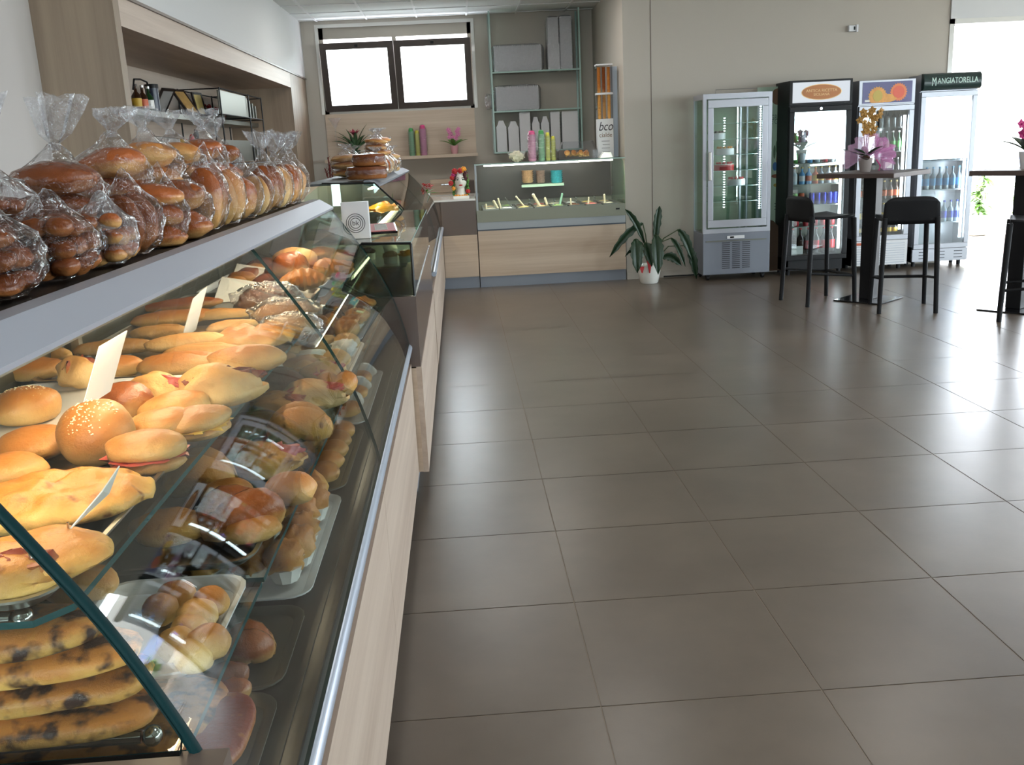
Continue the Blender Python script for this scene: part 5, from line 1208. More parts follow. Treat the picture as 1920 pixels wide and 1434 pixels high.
def carton(px0, px1, pyt, lab, style=0, dy=0):
    yb = y0r+.03+dy; a = on('y', yb, px0, 280); b = on('y', yb, px1, 280); h = on('y', yb, (px0+px1)/2, pyt).z-rz_[0]; w = b.x-a.x-.006
    T = thing('white_carton', lab, 'carton', ((a.x+b.x)/2, yb+.09, rz_[0]), 0, 'white cartons on the rack'); m = MB(); n = 12
    hh = h if style == 0 else h*.82
    for k in range(n): z0 = hh*k/n; m.box(-w/2, -.08, z0, w/2, .08, z0+hh/n*.8); m.box(-w/2+.004, -.078, z0, w/2-.004, .078, z0+hh/n)
    m.build('folded_boxes', M_foam, T, local=True)
    if style: MB().prism([(-w*.42, hh), (w*.42, hh), (w*.22, h), (-w*.22, h)], 'y', -.075, .07).build('top_flap', M_foam, T, local=True)
    return T
for a_, b_, t_, st, lab in ((932, 952, 226, 1, 'pointed white carton stack, leftmost on the bottom shelf of the rack'), (954, 975, 227, 1, 'pointed white carton stack with a narrow neck, second from left on the rack'), (976, 997, 210, 0, 'plain tall white carton, third from left on the bottom shelf'),
                            (999, 1014, 219, 1, 'narrow pointed carton behind the pink cups'), (1016, 1032, 218, 1, 'pointed carton with a wide cap behind the yellow cups'), (1034, 1052, 209, 0, 'plain tall carton, second from right on the bottom shelf'), (1055, 1086, 208, 0, 'widest white carton at the right end of the bottom shelf')):
    carton(a_, b_, t_, lab, st)
# ---- on the glass top of the ice-cream cabinet
ZG = 1.287; GG = 'cone and cup stacks on the ice cream cabinet'; yg = 10.36
cups('cup_stack', yg, 990, 1007, 245, 301, M_cp, M_cpt, 'pink cup stack on top of the ice cream cabinet', ZG, GG)
cups('cup_stack', yg, 1009, 1023, 244, 300, M_cg, M_cgt, 'green cup stack on top of the ice cream cabinet', ZG, GG)
cups('cup_stack', yg, 1023, 1033, 248, 299, M_cy, M_cyt, 'taller yellow cup stack beside the green one on the ice cream cabinet', ZG, GG)
cups('cup_stack', yg+.02, 1033, 1043, 255, 299, M_cy, M_cyt, 'shorter yellow cup stack at the right of the row on the ice cream cabinet', ZG, GG)
p = on('y', yg, 969, 298); T = thing('bowl', 'clear bag bowl of white spoons at the left of the cup stacks', 'bowl', (p.x, yg, ZG))
MB().lathe([(.04, 0), (.07, .03), (.095, .09), (.10, .11), (.097, .11)], 24, ridge=.03).build('bowl', M_film2, T, smooth=30, local=True); MB().blob((0, 0, .06), (.075, .075, .05), 18, 10, amp=.3, freq=20, seed=3).build('spoons', M_ivory, T, smooth=30, local=True, kind='stuff')
a = on('y', 10.3, 1047, 297); b = on('y', 10.3, 1120, 295); t_ = on('y', 10.3, 1080, 265).z
T = thing('acrylic_box', 'clear acrylic box of cones and wafers on the ice cream cabinet', 'box', ((a.x+b.x)/2, 10.36, ZG)); w = (b.x-a.x)/2; h = t_-ZG
MB().prism([(-w, 0), (w, 0), (w, h*.45), (w*.8, h), (-w*.75, h), (-w, h*.45)], 'y', -.09, -.084).prism([(-w, 0), (w, 0), (w, h*.45), (w*.8, h), (-w*.75, h), (-w, h*.45)], 'y', .084, .09).prism([(-w, 0), (-w, h*.45), (-w*.75, h), (-w*.75+.004, h), (-w+.004, h*.45), (-w+.004, 0)], 'y', -.084, .084).prism([(w, 0), (w, h*.45), (w*.8, h), (w*.8-.004, h), (w-.004, h*.45), (w-.004, 0)], 'y', -.084, .084).box(-w*.75, -.084, h-.004, w*.8, .084, h).box(-w, -.09, 0, w, .09, .02).build('case', M_acry, T, local=True)
for k in range(4):
    m = MB(); m.M = Matrix.Translation((-w*.55+.06*k, -.03+.03*(k % 2), .05)) @ Matrix.Rotation(1.2, 4, 'X') @ Matrix.Rotation(.3*k, 4, 'Y'); m.lathe([(.006, -.06), (.03, .05), (.026, .052)], 14); m.build('cone', M_cros, T, smooth=40, local=True)
for k in range(6): MB().box(w*.1+.018*k, -.05, .022, w*.1+.018*k+.012, .05, .05+.008*(k % 3)).build('wafer', M_bun, T, local=True)
a = on('y', 10.28, 1124, 292); b = on('y', 10.28, 1146, 292)
MB().prism([((a.x+b.x)/2-.07, 0), ((a.x+b.x)/2+.07, 0), ((a.x+b.x)/2+.05, .055), ((a.x+b.x)/2-.03, .06)], 'y', 10.2, 10.3).build('paper_bag', M_paper, label='small white paper bag at the foot of the cone dispenser', cat='paper bag', bevel=.004)
bb = bpy.data.objects['paper_bag']; bb.location.z += ZG
# cone dispenser
yd = 10.46; a = on('y', yd, 1120, 270); b = on('y', yd, 1149, 270); zt = on('y', yd, 1134, 121).z; zm = on('y', yd, 1134, 223).z; z2 = on('y', yd, 1134, 174).z
T = thing('cone_dispenser', 'tall acrylic cone dispenser with printed white base on the ice cream cabinet', 'dispenser', ((a.x+b.x)/2, yd, ZG)); w = (b.x-a.x)/2
MB().box(-w, -.06, 0, w, .06, zm-ZG).build('base', M_whitep, T, local=True)
MB().box(-w, -.062, zm-ZG, -w+.004, .06, zt-ZG).box(w-.004, -.062, zm-ZG, w, .06, zt-ZG).box(-w+.004, .056, zm-ZG, w-.004, .06, zt-ZG).build('acrylic_tube', M_acry, T, local=True)
MB().box(-w-.003, -.065, zt-ZG-.012, w+.003, .063, zt-ZG+.004).box(-w-.003, -.065, z2-ZG-.02, w+.003, .063, z2-ZG).build('collar', M_whitep, T, local=True)
for dx in (-w*.62, 0, w*.62):
    m = MB(); n = 30
    for k in range(n): z = zm-ZG+(zt-zm-.03)*k/n; m.lathe([(.010, z), (.020, z+.018), (.021, z+.022)], 10, (dx, 0, 0))
    m.build('cone_stack', M_cros if dx else M_roll, T, smooth=30, local=True)
text('bco', 'lettering', M_ink, T, (0, -.0612, (zm-ZG)*.80), .13, local=True, ex=.0004, sx=.8, shear=.3)
text('cialde', 'lettering', plain('brown_ink', S(120, 90, 60), .6), T, (0, -.0612, (zm-ZG)*.58), .068, local=True, ex=.0004, sx=.9)
m = MB()
for k in range(4): m.box(-w*.55+.01*(k % 2), -.0616, (zm-ZG)*(.42-.09*k), w*.5, -.061, (zm-ZG)*(.42-.09*k)+.004)
m.build('print_lines', M_ink, T, local=True)
a = on('y', 10.2, 1150, 290); b = on('y', 10.2, 1165, 290); zt = on('y', 10.2, 1157, 120).z
MB().box(1.655, 10.50, ZG, 1.745, 10.515, zt).build('pale_panel', plain('pale_blue_panel', S(196, 208, 222), .5), label='tall narrow pale blue panel in the corner behind the cone dispenser', cat='panel', bevel=.003)
# little sensor on the inner wall
p = on('y', YW, 1597, 54); T = thing('wall_sensor', 'small white box with a dark lens high on the inner wall', 'sensor', (p.x, YW-.04, p.z))
MB().box(-.045, 0, -.03, .03, .04, .03).build('body', M_whitep, T, local=True, bevel=.005); MB().box(.005, -.004, -.015, .02, 0, .018).build('lens', M_blackm, T, local=True); MB().box(.03, -.01, -.035, .05, .035, .035).build('side_flap', M_whitep, T, local=True)

# ================================================================== refrigerators
# 1: free-standing glass patisserie tower
X0, X1, Y0, Y1 = 2.468, 3.165, 9.70, 10.10
K = thing('cake_fridge', 'tall silver framed glass cake fridge with LED edges, left of the drinks fridges', 'refrigerator', ((X0+X1)/2, 9.9, 0))
M_silverp = plain('silver_paint', S(176, 178, 186), .35, metal=.35); M_grille = plain('grille_dark', S(56, 56, 62), .5)
MB().box(X0, Y0, .06, X1, Y1, .485).build('motor_housing', plain('grey_housing', S(120, 124, 134), .4, metal=.2), K, bevel=.006)
m = MB()
for c in range(3):
    for r_ in range(14): x = X0+.20+c*.105; z = .12+r_*.02; m.box(x, Y0-.003, z, x+.08, Y0, z+.009)
m.build('grille', M_grille, K); MB().box(X0+.25, Y0-.006, .425, X0+.43, Y0, .455).build('control_panel', M_whitep, K); MB().box(X0+.28, Y0-.008, .432, X0+.32, Y0-.006, .448).build('display', M_blackgl, K)
MB().box(X0+.03, Y0-.012, .40, X1-.04, Y0-.002, .412).build('trim_lip', M_steel_d, K)
for x in (X0+.06, X1-.06):
    for y in (Y0+.05, Y1-.05): m = MB(); m.tube([(x-.012, y, .03), (x+.012, y, .03)], .03, 12); m.box(x-.02, y-.02, .03, x+.02, y+.02, .062); m.build('castor', M_blackm, K, smooth=40)
m = MB(); q = .055
m.box(X0, Y0, .485, X1, Y0+.03, .53); m.box(X0, Y0, 1.81, X1, Y0+.03, 1.86); m.box(X0, Y0, .53, X0+.035, Y0+.03, 1.81); m.box(X1-.035, Y0, .53, X1, Y0+.03, 1.81)
m.box(X0, Y0+.03, 1.81, X1, Y1, 1.86); m.box(X0, Y1-.03, .485, X0+.03, Y1, 1.81); m.box(X1-.03, Y1-.03, .485, X1, Y1, 1.81); m.build('frame', M_silverp, K)
D = MB(); a, b, c, d = X0+.045, X1-.045, .545, 1.80
D.box(a, Y0-.02, c, b, Y0-.002, c+q+.02); D.box(a, Y0-.02, d-q-.02, b, Y0-.002, d); D.box(a, Y0-.02, c+q+.02, a+q, Y0-.002, d-q-.02); D.box(b-q, Y0-.02, c+q+.02, b, Y0-.002, d-q-.02); D = D.build('door_frame', M_silverp, K, bevel=.003)
MB().box(a+q, Y0-.012, c+q+.02, b-q, Y0-.006, d-q-.02).build('door_glass', M_glassD, D)
MB().box(a+.0, Y0-.045, 1.02, a+.028, Y0-.02, 1.30).build('handle', M_steel, D, bevel=.004)
MB().box(X0+.004, Y0+.03, .50, X0+.010, Y1-.03, 1.81).build('side_glass', M_glassG, K); MB().box(X1-.010, Y0+.03, .50, X1-.004, Y1-.03, 1.81).build('side_glass', M_glassG, K); MB().box(X0+.03, Y1-.012, .50, X1-.03, Y1-.006, 1.81).build('rear_glass', M_glassG, K)
MB().box(X0+.02, Y0+.03, .485, X1-.02, Y1-.03, .50).build('floor_plate', M_steel, K)
sz = [.80, .955, 1.11, 1.265, 1.42, 1.575, 1.72]
for z in sz[:-1]: MB().prism([(X0+.03, Y0+.05), (X1-.05, Y0+.05), (X1-.05, Y1-.03), (X0+.03, Y1-.03)], 'z', z-.005, z, 0, 1).build('glass_shelf', [M_glassG, M_glassEl], K)
for x in (X1-.22, X1-.15): MB().box(x, Y1-.04, .5, x+.018, Y1-.02, 1.8).build('shelf_upright', M_silverp, K)
m = MB()
for k in range(44): m.blob((b-q-.012, Y0+.015, .72+k*.0233), (.009, .005, .008), 8, 5)
m.build('led_strip', M_cool, K); m = MB()
for k in range(36): m.blob((X0+.32, Y1-.025, .72+k*.026), (.009, .004, .005), 8, 5)
m.build('led_strip', M_cool, K)
L = strip_light('fridge_light', (b-q-.03, Y0+.03, 1.25), .02, 1.0, (.86, .94, 1), 3, K, (-1, .6, 0)); L.rotation_euler = Matrix(((0, -.5, .86), (0, -.86, -.5), (1, 0, 0))).to_euler()
MB().tube([(X0+.15, Y0+.1, 1.86), (X0+.15, Y0+.1, 1.90), (X1-.12, Y0+.1, 1.90), (X1-.12, Y0+.1, 1.86)], .003, 6).build('top_rail', M_chrome, K)
for x0, x1, z, mt, mt2, lab in ((2.56, 2.74, sz[4], M_whitep, M_sugar, 'pale cake with dark topping on the top shelf of the cake fridge'), (2.64, 2.83, sz[3], M_whitep, M_sugar, 'cream cake with a tan top on the second shelf of the cake fridge'), (2.63, 2.83, sz[2], M_red, M_sugar, 'red ribboned cake on the middle shelf of the cake fridge'), (2.76, 2.95, sz[1], M_whitep, M_sugar, 'white fruit cake on the fourth shelf of the cake fridge')):
    T = thing('cake', lab, 'cake', ((x0+x1)/2, 9.88, z)); r_ = (x1-x0)/2
    MB().lathe([(r_, 0), (r_, .055)], 22).build('side', mt, T, smooth=40, local=True); MB().lathe([(r_*.98, .055), (r_*.96, .062)], 22).build('top', mt2, T, smooth=40, local=True)
    m = MB()
    for k in range(10): a_ = k*.63; m.blob((r_*.7*math.cos(a_), r_*.7*math.sin(a_), .07), (.016, .016, .013), 8, 5, amp=.2, seed=k)
    m.build('topping', M_choc if z > 1.4 else (M_cros if z > 1.2 else M_redf), T, smooth=50, local=True)
def cooler(name, lab, X0, X1, Y0, dep, Z1, hz, zd0, m_body, m_frame, m_head, side_led, led_m, shelves, head_frame=None, zg=.17, foot=True, m_in=None, hd=0):
    K = thing(name, lab, 'refrigerator', ((X0+X1)/2, Y0+dep/2, 0)); Y1 = Y0+dep; t = .035
    m = MB(); m.box(X0, Y0+.03, zg, X0+t, Y1, hz); m.box(X1-t, Y0+.03, zg, X1, Y1, hz); m.box(X0+t, Y1-t, zg, X1-t, Y1, hz); m.box(X0, Y0+.03, .05, X1, Y1, zd0+.02); m.box(X0, Y0+.01, hz, X1, Y1, Z1); m.build('cabinet', m_body, K)
    m = MB(); m.box(X0+t, Y1-t-.004, zd0, X1-t, Y1-t, hz); m.box(X0+t, Y0+.05, zd0, X0+t+.003, Y1-t, hz); m.box(X1-t-.003, Y0+.05, zd0, X1-t, Y1-t, hz); m.build('liner', m_in or M_silverp, K)
    h = MB(); h.box(X0, Y0-hd, hz+.01, X1, Y0+.01, Z1); h = h.build('header', head_frame or m_frame, K, bevel=.004)
    D = MB(); q = .05; a, b, c, d = X0+.004, X1-.004, zd0, hz-.004
    D.box(a, Y0-.01, c, b, Y0+.025, c+q); D.box(a, Y0-.01, d-q, b, Y0+.025, d); D.box(a, Y0-.01, c+q, a+q, Y0+.025, d-q); D.box(b-q, Y0-.01, c+q, b, Y0+.025, d-q); D = D.build('door_frame', m_frame, K, bevel=.003)
    MB().box(a+q, Y0, c+q, b-q, Y0+.008, d-q).build('door_glass', M_glassD, D)
    for z in shelves: MB().box(X0+t+.004, Y0+.06, z-.012, X1-t-.004, Y1-t-.01, z).build('shelf', M_whitep if m_in is None else m_in, K)
    MB().box(b-q-.035, Y0+.032, c+q+.05, b-q-.012, Y0+.045, d-q-.05).build('led_strip', led_m, K)
    L = strip_light('fridge_light', (b-q-.04, Y0+.06, (c+d)/2), .02, (d-c)*.85, (.86, .93, 1), 2.2, K); L.rotation_euler = Matrix(((0, -.5, .86), (0, -.86, -.5), (1, 0, 0))).to_euler()
    for x in (X0+.05, X1-.05):
        for y in (Y0+.08, Y1-.06): MB().lathe([(.02, 0), (.022, .052)], 10, (x, y, 0)).build('foot', M_blackm, K)
    return K, D, h
def can(x, y, z, mt, lab, group, r=.028, h=.12, sq=False, cat='can'):
    m = MB(); m.lathe([(r*.8, 0), (r, .008), (r, h-.01), (r*.82, h)], 14, (x, y, z)); m.lathe([(r*.84, h), (r*.8, h+.001)], 14, (x, y, z), mi=1)
    return m.build('drinks_can', [mt, M_silver], smooth=40, label=lab, cat=cat, group=group, origin=(x, y, z))
# 2: black fridge with a white lit header and a brown oval badge
X0, X1, Y0 = 3.345, 3.985, 9.72
sh2 = [.50, .72, .93, 1.14, 1.35, 1.56]
K2, D2, H2 = cooler('drinks_fridge', 'black drinks fridge with an orange brown oval on its white header', X0, X1, Y0, .42, 1.95, 1.70, .16, M_blackm, M_blackm, M_white, 1, M_cool, sh2, zg=.05, m_in=M_steel_d)
M_lightbox = glow('lit_sign', (.80, .86, .92), .9); M_oval = plain('brown_orange_print', S(176, 104, 34), .4); M_gold = plain('gold_print', S(240, 204, 140), .4)
MB().box(X0+.03, Y0-.006, 1.735, X1-.03, Y0, 1.93).build('lit_panel', M_lightbox, H2)
def disc(m, cx, cz, rx, rz, y, dy, n=40, mi=0): m.prism([(cx+rx*math.cos(2*PI*k/n), cz+rz*math.sin(2*PI*k/n)) for k in range(n)], 'y', y-dy, y, mi)
m = MB(); disc(m, (X0+X1)/2+.0, 1.832, .205, .076, Y0-.006, .002); m.build('oval_border', M_gold, H2)
m = MB(); disc(m, (X0+X1)/2+.0, 1.832, .197, .069, Y0-.008, .002); m.build('oval', M_oval, H2)
text('ANTICA RICETTA', 'lettering', M_gold, H2, ((X0+X1)/2, Y0-.0105, 1.845), .040, ex=.0005); text('SICILIANA', 'lettering', M_gold, H2, ((X0+X1)/2, Y0-.0105, 1.808), .036, ex=.0005)
MB().tube([((X0+X1)/2, Y0-.016, 1.672), ((X0+X1)/2, Y0-.008, 1.672)], .012, 12).build('lock', M_chrome, D2)
blue = plain('blue_can', S(36, 50, 170), .25, metal=.5); redc = plain('red_can', S(186, 34, 44), .3, metal=.3); grn = plain('green_can', S(80, 160, 70), .3, metal=.3); wht = plain('white_bottle', S(200, 210, 220), .3); lblue = plain('light_blue_bottle', S(100, 160, 210), .3); cola = plain('cola_bottle', S(34, 18, 16), .12, spec=.8); clr = plain('clear_water', S(120, 140, 160), .1, spec=.8)
def row(z, items, y, kind, group, X0_, lab):
    for k, (x, mt, nm) in enumerate(items):
        if kind == 'can': can(X0_+x, y, z, mt, lab % (nm, ORD[k]), group)
        else: bottle('bottle', X0_+x, y, z, kind, .03, mt, M_cap, nm[1], lab % (nm[0], ORD[k]), group=group, parts=False)
row(sh2[1], [(.12, grn, 'green'), (.19, M_lorange, 'orange'), (.30, blue, 'blue and silver'), (.362, blue, 'blue and silver'), (.424, blue, 'blue and silver'), (.486, blue, 'blue and silver'), (.545, blue, 'blue and silver')], Y0+.12, 'can', 'cans on the second lowest shelf of the black fridge', X0, '%s can, %s from the left on the can shelf of the black fridge')
row(sh2[0], [(.14, redc, 'red'), (.24, redc, 'red'), (.34, redc, 'red'), (.42, redc, 'red'), (.52, redc, 'red')], Y0+.12, 'can', 'red cans in the black fridge', X0, '%s can, %s from the left on the shelf under the blue cans')
row(sh2[2], [(.11, wht, ('white', M_whitep)), (.19, lblue, ('light blue', M_whitep)), (.26, lblue, ('light blue', M_lorange)), (.33, M_lorange, ('orange', M_lyel)), (.39, clr, ('clear', M_lyel)), (.47, wht, ('white', M_lorange)), (.54, wht, ('white', M_lyel))], Y0+.12, .17, 'small bottles in the black fridge', X0, '%s small bottle, %s from the left on the black fridge shelf above the cans')
for z, nm in ((sh2[3], 'third'), (sh2[4], 'second'), (sh2[5], 'top')):
    for k in range(6): can(X0+.12+k*.078, Y0+.14, z, (grn, wht, lblue, wht, redc, wht)[k] if z < 1.4 else wht, 'pale can, %s from the left on the %s shelf of the black fridge' % (ORD[k], nm), 'cans behind the glare in the black fridge', h=.1)
for k in range(6):
    bottle('bottle', X0+.11+k*.083, Y0+.13, .215, .27, .037, cola, redc, redc if k > 1 else M_bbrown, 'large cola bottle, %s from the left at the bottom of the black fridge' % ORD[k], group='large cola bottles', parts=False)
MB().box(X0+.08, Y0+.062, .215, X0+.20, Y0+.068, .30).build('price_sign', M_paper, label='small white sheet in front of the cola bottles at the left', cat='sheet')
# 3: white framed fridge with a fruit header
X0, X1, Y0 = 4.085, 4.665, 9.80
sh3 = [.50, .73, .96, 1.22, 1.46]
K3, D3, H3 = cooler('drinks_fridge', 'white framed drinks fridge with orange fruit on its purple header', X0, X1, Y0, .35, 1.925, 1.675, .315, M_silverp, M_silverp, M_white, 1, M_cool, sh3, zg=.05, m_in=M_bdark)
MB().box(X0+.035, Y0-.004, 1.70, X1-.035, Y0, 1.905).build('print_panel', plain('purple_blue_print', S(74, 70, 122), .35, var=.25, bscale=9), H3)
cx = (X0+X1)/2
def fruit(x, z, r, mt, nm, rays=22):
    m = MB(); pts = [(x+(r*(1.0 if k % 2 else 1.16))*math.cos(2*PI*k/(rays*2)), max(1.703, z+(r*(1.0 if k % 2 else 1.16))*math.sin(2*PI*k/(rays*2)))) for k in range(rays*2)]; m.prism(pts, 'y', Y0-.006, Y0-.004); m.build(nm, mt, H3)
fruit(cx+.115, 1.80, .078, plain('orange_print', S(222, 120, 60), .4), 'orange_half'); fruit(cx-.10, 1.765, .085, plain('yellow_orange_print', S(214, 150, 60), .4, var=.3, bscale=30), 'lemon_half')
m = MB(); disc(m, cx+.115, 1.80, .060, .060, Y0-.006, .0015); m.build('orange_flesh', plain('red_orange_print', S(214, 84, 50), .4), H3); m = MB(); disc(m, cx-.10, 1.77, .05, .055, Y0-.006, .0015); m.build('lemon_flesh', plain('olive_yellow_print', S(186, 160, 60), .4), H3)
m = MB(); disc(m, cx, 1.745, .10, .04, Y0-.0055, .001); m.build('fruit_glow', MATS['yellow_orange_print'], H3)
MB().box(X0+.06, Y0-.0055, 1.715, X0+.12, Y0-.004, 1.735).build('small_print', M_paper, H3)
m = MB()
m.box(X0+.0, Y0-.004, .055, X1, Y0+.03, .312); gr = m.build('lower_panel', M_whitep, K3)
m = MB()
for k in range(9): m.box(X0+.02, Y0-.008, .075+k*.025, X1-.03, Y0-.004, .082+k*.025)
m.build('louvres', M_silverp, K3)
MB().box(X0+.02, Y0-.009, .27, X0+.09, Y0-.004, .295).build('badge', M_lorange, K3)
for z, hh, nm, mt, mc, ml in ((sh3[0], .19, 'lowest', M_bdark, M_cap, M_lyel), (sh3[1], .19, 'second', M_bbrown, M_cap, M_lorange), (sh3[2], .19, 'third', M_bdark, M_silver, M_bdark), (sh3[3], .20, 'fourth', M_bgreen, M_whitep, M_lgreen), (sh3[4], .18, 'top', M_bdark, M_silver, M_bdark)):
    for k in range(7): bottle('bottle', X0+.085+k*.066, Y0+.10, z, hh, .028, mt, mc, ml, '%s bottle, %s from the left, %s shelf of the white framed fridge' % ({'lowest': 'dark yellow labelled', 'second': 'brown orange labelled', 'third': 'dark silver topped', 'fourth': 'green white topped', 'top': 'dark silver topped'}[nm], ORD[k], nm), group='bottles in the white framed fridge', parts=False, seg=10)
for k in range(7): bottle('bottle', X0+.085+k*.066, Y0+.10, .37, .13, .03, M_bdark, M_cap, M_lyel, 'short dark bottle, %s from the left on the floor of the white framed fridge' % ORD[k], group='bottles in the white framed fridge', parts=False, seg=10)
# 4: dark green header, lettered
X0, X1, Y0 = 4.755, 5.352, 9.86
sh4 = [.46, .80, 1.10, 1.40]
K4, D4, H4 = cooler('drinks_fridge', 'white drinks fridge with a curved dark green lettered header at the doorway', X0, X1, Y0, .30, 1.955, 1.79, .19, M_silverp, M_silverp, M_white, 1, M_cool, sh4, zg=.05, m_in=M_silverp)
M_dgreen = plain('dark_green_panel', S(26, 48, 46), .3)
pr4 = [(Y0+.01, 1.80), (Y0-.03, 1.80), (Y0-.055, 1.82), (Y0-.06, 1.88), (Y0-.05, 1.94), (Y0-.02, 1.965), (Y0+.01, 1.965)]
MB().prism(pr4, 'x', X0+.0, X1-.0).build('curved_header', M_dgreen, K4, smooth=50)
text('ANGIATORELLA', 'lettering', plain('white_green_letters', S(206, 232, 222), .5), K4, (X0+.345, Y0-.0615, 1.885), .078, ex=.002, sx=.74); text('M', 'lettering', MATS['white_green_letters'], K4, (X0+.10, Y0-.0612, 1.878), .118, ex=.002, sx=.55)
MB().box(X0, Y0-.0, .06, X1, Y0+.03, .185).build('lower_panel', M_silverp, K4)
m = MB()
for c in range(3):
    for r_ in range(3): m.box(X0+.07+c*.19, Y0-.003, .085+r_*.033, X0+.16+c*.19, Y0, .092+r_*.033)
m.build('vents', M_grille, K4)
for z, nm, n_ in ((sh4[0], 'lowest', 7), (sh4[1], 'second', 7), (sh4[2], 'third', 7), (sh4[3], 'top', 7)):
    for k in range(n_): bottle('bottle', X0+.085+k*.07, Y0+.10, z, .23 if z > .5 else .22, .031, clr, lblue if z > .5 else blue, blue if z < .5 else lblue, 'blue capped water bottle, %s from the left on the %s shelf of the doorway fridge' % (ORD[k], nm), group='water bottles in the doorway fridge', parts=False, seg=10)
# brown rounded board and green banner between the cake fridge and the black fridge
a = on('y', 10.08, 1446, 300).x; b = 3.345; zt = on('y', 10.08, 1462, 162).z
BN = thing('advertising_banner', 'tall pale green advertising banner between the cake fridge and the black fridge', 'banner', ((a+b)/2, 10.09, 0))
MB().box(3.13, 10.085, .02, 3.50, 10.095, zt).build('panel', plain('pale_green_print', S(158, 180, 160), .5), BN)
def bpos(px, py): p = on('y', 10.084, px, py); return p
c_ = bpos(1459, 181); m = MB(); disc(m, c_.x, c_.z, .075, .082, 10.085, .002); m.build('round_emblem', plain('brown_print', S(110, 80, 58), .5), BN)
M_ink2 = plain('grey_green_ink', S(74, 96, 88), .6)
for s_, px, py, sz_ in (('GRANO', 1462, 220, .075), ('E GUSTO', 1463, 228, .07)): p = bpos(px, py); text(s_, 'lettering', M_ink2, BN, (p.x, 10.083, p.z), sz_, ex=.0005, sx=.7)
for k, (px, py, rx, rz, col) in enumerate(((1452, 285, .012, .07, S(70, 96, 70)), (1456, 275, .010, .06, S(80, 110, 84)), (1460, 300, .028, .10, S(150, 90, 50)), (1453, 312, .025, .045, S(60, 100, 150)), (1465, 320, .016, .09, S(80, 96, 60)), (1455, 330, .05, .02, S(120, 70, 50)), (1462, 338, .03, .02, S(170, 60, 50)), (1455, 347, .03, .018, S(150, 130, 60)))):
    p = bpos(px, py); m = MB(); disc(m, p.x, p.z, rx, rz, 10.084-.0004*k, .001, 16); m.build('printed_picture', plain('banner_print_%d' % k, col, .5), BN)
p = bpos(1459, 382)
for k in range(3): MB().box(p.x-.04, 10.083, p.z-.03*k, p.x+.05, 10.0845, p.z-.03*k+.008).build('print_lines', M_ink2, BN)
pts = [(3.17, .03), (3.40, .03), (3.40, .40), (3.345, .50), (3.29, .56), (3.22, .575), (3.17, .55)]
MB().prism(pts, 'y', 9.98, 10.04).build('brown_board', plain('brown_kraft_board', S(74, 54, 36), .6, var=.2, bscale=14), label='brown board with a rounded top standing beside the cake fridge', cat='board', bevel=.004)

# ================================================================== bar tables and stools
M_ttop = plain('dark_wood_laminate', S(72, 58, 54), .55, var=.15, bscale=6); M_mblack = plain('black_metal', S(15, 15, 18), .5, spec=.3); M_stool = plain('anthracite_resin', S(17, 17, 20), .6, spec=.25)
def bar_table(c, rz, lab, w=.68):
    T = thing('bar_table', lab, 'table', c, rz); h = w/2
    MB().box(-h, -h, 1.062, h, h, 1.10).build('tabletop', M_ttop, T, local=True, bevel=.004)
    MB().box(-.058, -.058, .012, .058, .058, 1.062).build('column', M_mblack, T, local=True, bevel=.004)
    MB().box(-.13, -.13, 1.052, .13, .13, 1.062).build('top_plate', M_mblack, T, local=True)
    MB().prism([(-.215, -.215), (.215, -.215), (.215, .215), (-.215, .215)], 'z', 0, .012).build('base_plate', M_blackgl, T, local=True, bevel=.003); return T
bar_table((3.53, 8.1, 0), math.radians(40), 'square dark topped bar table in front of the drinks fridges'); bar_table((4.39, 7.30, 0), math.radians(38), 'dark bar table cut off by the right edge of the photo', .61)
def stool(c, rz, lab):
    """back edge at -y"""
    T = thing('bar_stool', lab, 'stool', c, rz, 'black bar stools'); hs = .74
    m = MB()
    def seat(u, v):
        x = (u-.5)*.42; y = (v-.5)*.40; e = .012*(math.cos(PI*(u-.5))+math.cos(PI*(v-.5)))-.012; return (x, y, hs-e-.008*0)
    m.sheet(seat, 10, 10); m.build('seat', M_stool, T, smooth=60, local=True, solid=.022)
    m = MB()
    def back(u, v):
        a = (u-.5)*2; z = hs-.03+v*.215; wd = .215-.012*v; return (a*wd, -.20-.035*v+.045*(a*a)*(.4+.6*v)*.6, z-(.03*abs(a)**6 if v > .95 else 0)-(.02*a**6*v))
    m.sheet(back, 16, 6); m.build('backrest', M_stool, T, smooth=60, local=True, solid=.014)
    for sx, sy in ((-1, -1), (1, -1), (-1, 1), (1, 1)):
        fx, fy = .215, (.235 if sy < 0 else .225); m = MB(); top = hs-.01 if sy > 0 else hs+.02
        m.tube([(sx*fx, sy*fy, 0), (sx*.195, sy*.20, top)], .018, 8, r1=.022); m.build('leg', M_stool, T, smooth=50, local=True)
    m = MB(); z = .235; m.tube([(-.208, .215, z), (.208, .215, z)], .013, 8); m.build('footrest', M_stool, T, smooth=50, local=True)
    for sx in (-1, 1): MB().tube([(sx*.207, -.222, z+.05), (sx*.207, .215, z)], .011, 8).build('stretcher', M_stool, T, smooth=50, local=True)
    return T
stool((3.10, 8.16, 0), math.radians(-78), 'black bar stool left of the first table, seen from its side')
stool((3.60, 7.60, 0), math.radians(-15), 'black bar stool in front of the first table, its back to the camera')
stool((4.30, 6.92, 0), math.radians(60), 'black bar stool half cut off by the right edge under the second table')
# yellow orchid wrapped in pink tulle on the first table
p = on('y', 8.1, 1622, 316)
T = orchid((p.x, 8.1, 1.10), .50, plain('putty_pot', S(150, 140, 136), .4), M_yelf, 'yellow orchid in a grey pot wrapped in pink net on the first bar table', sprays=3, seed=5, sc=1.15)

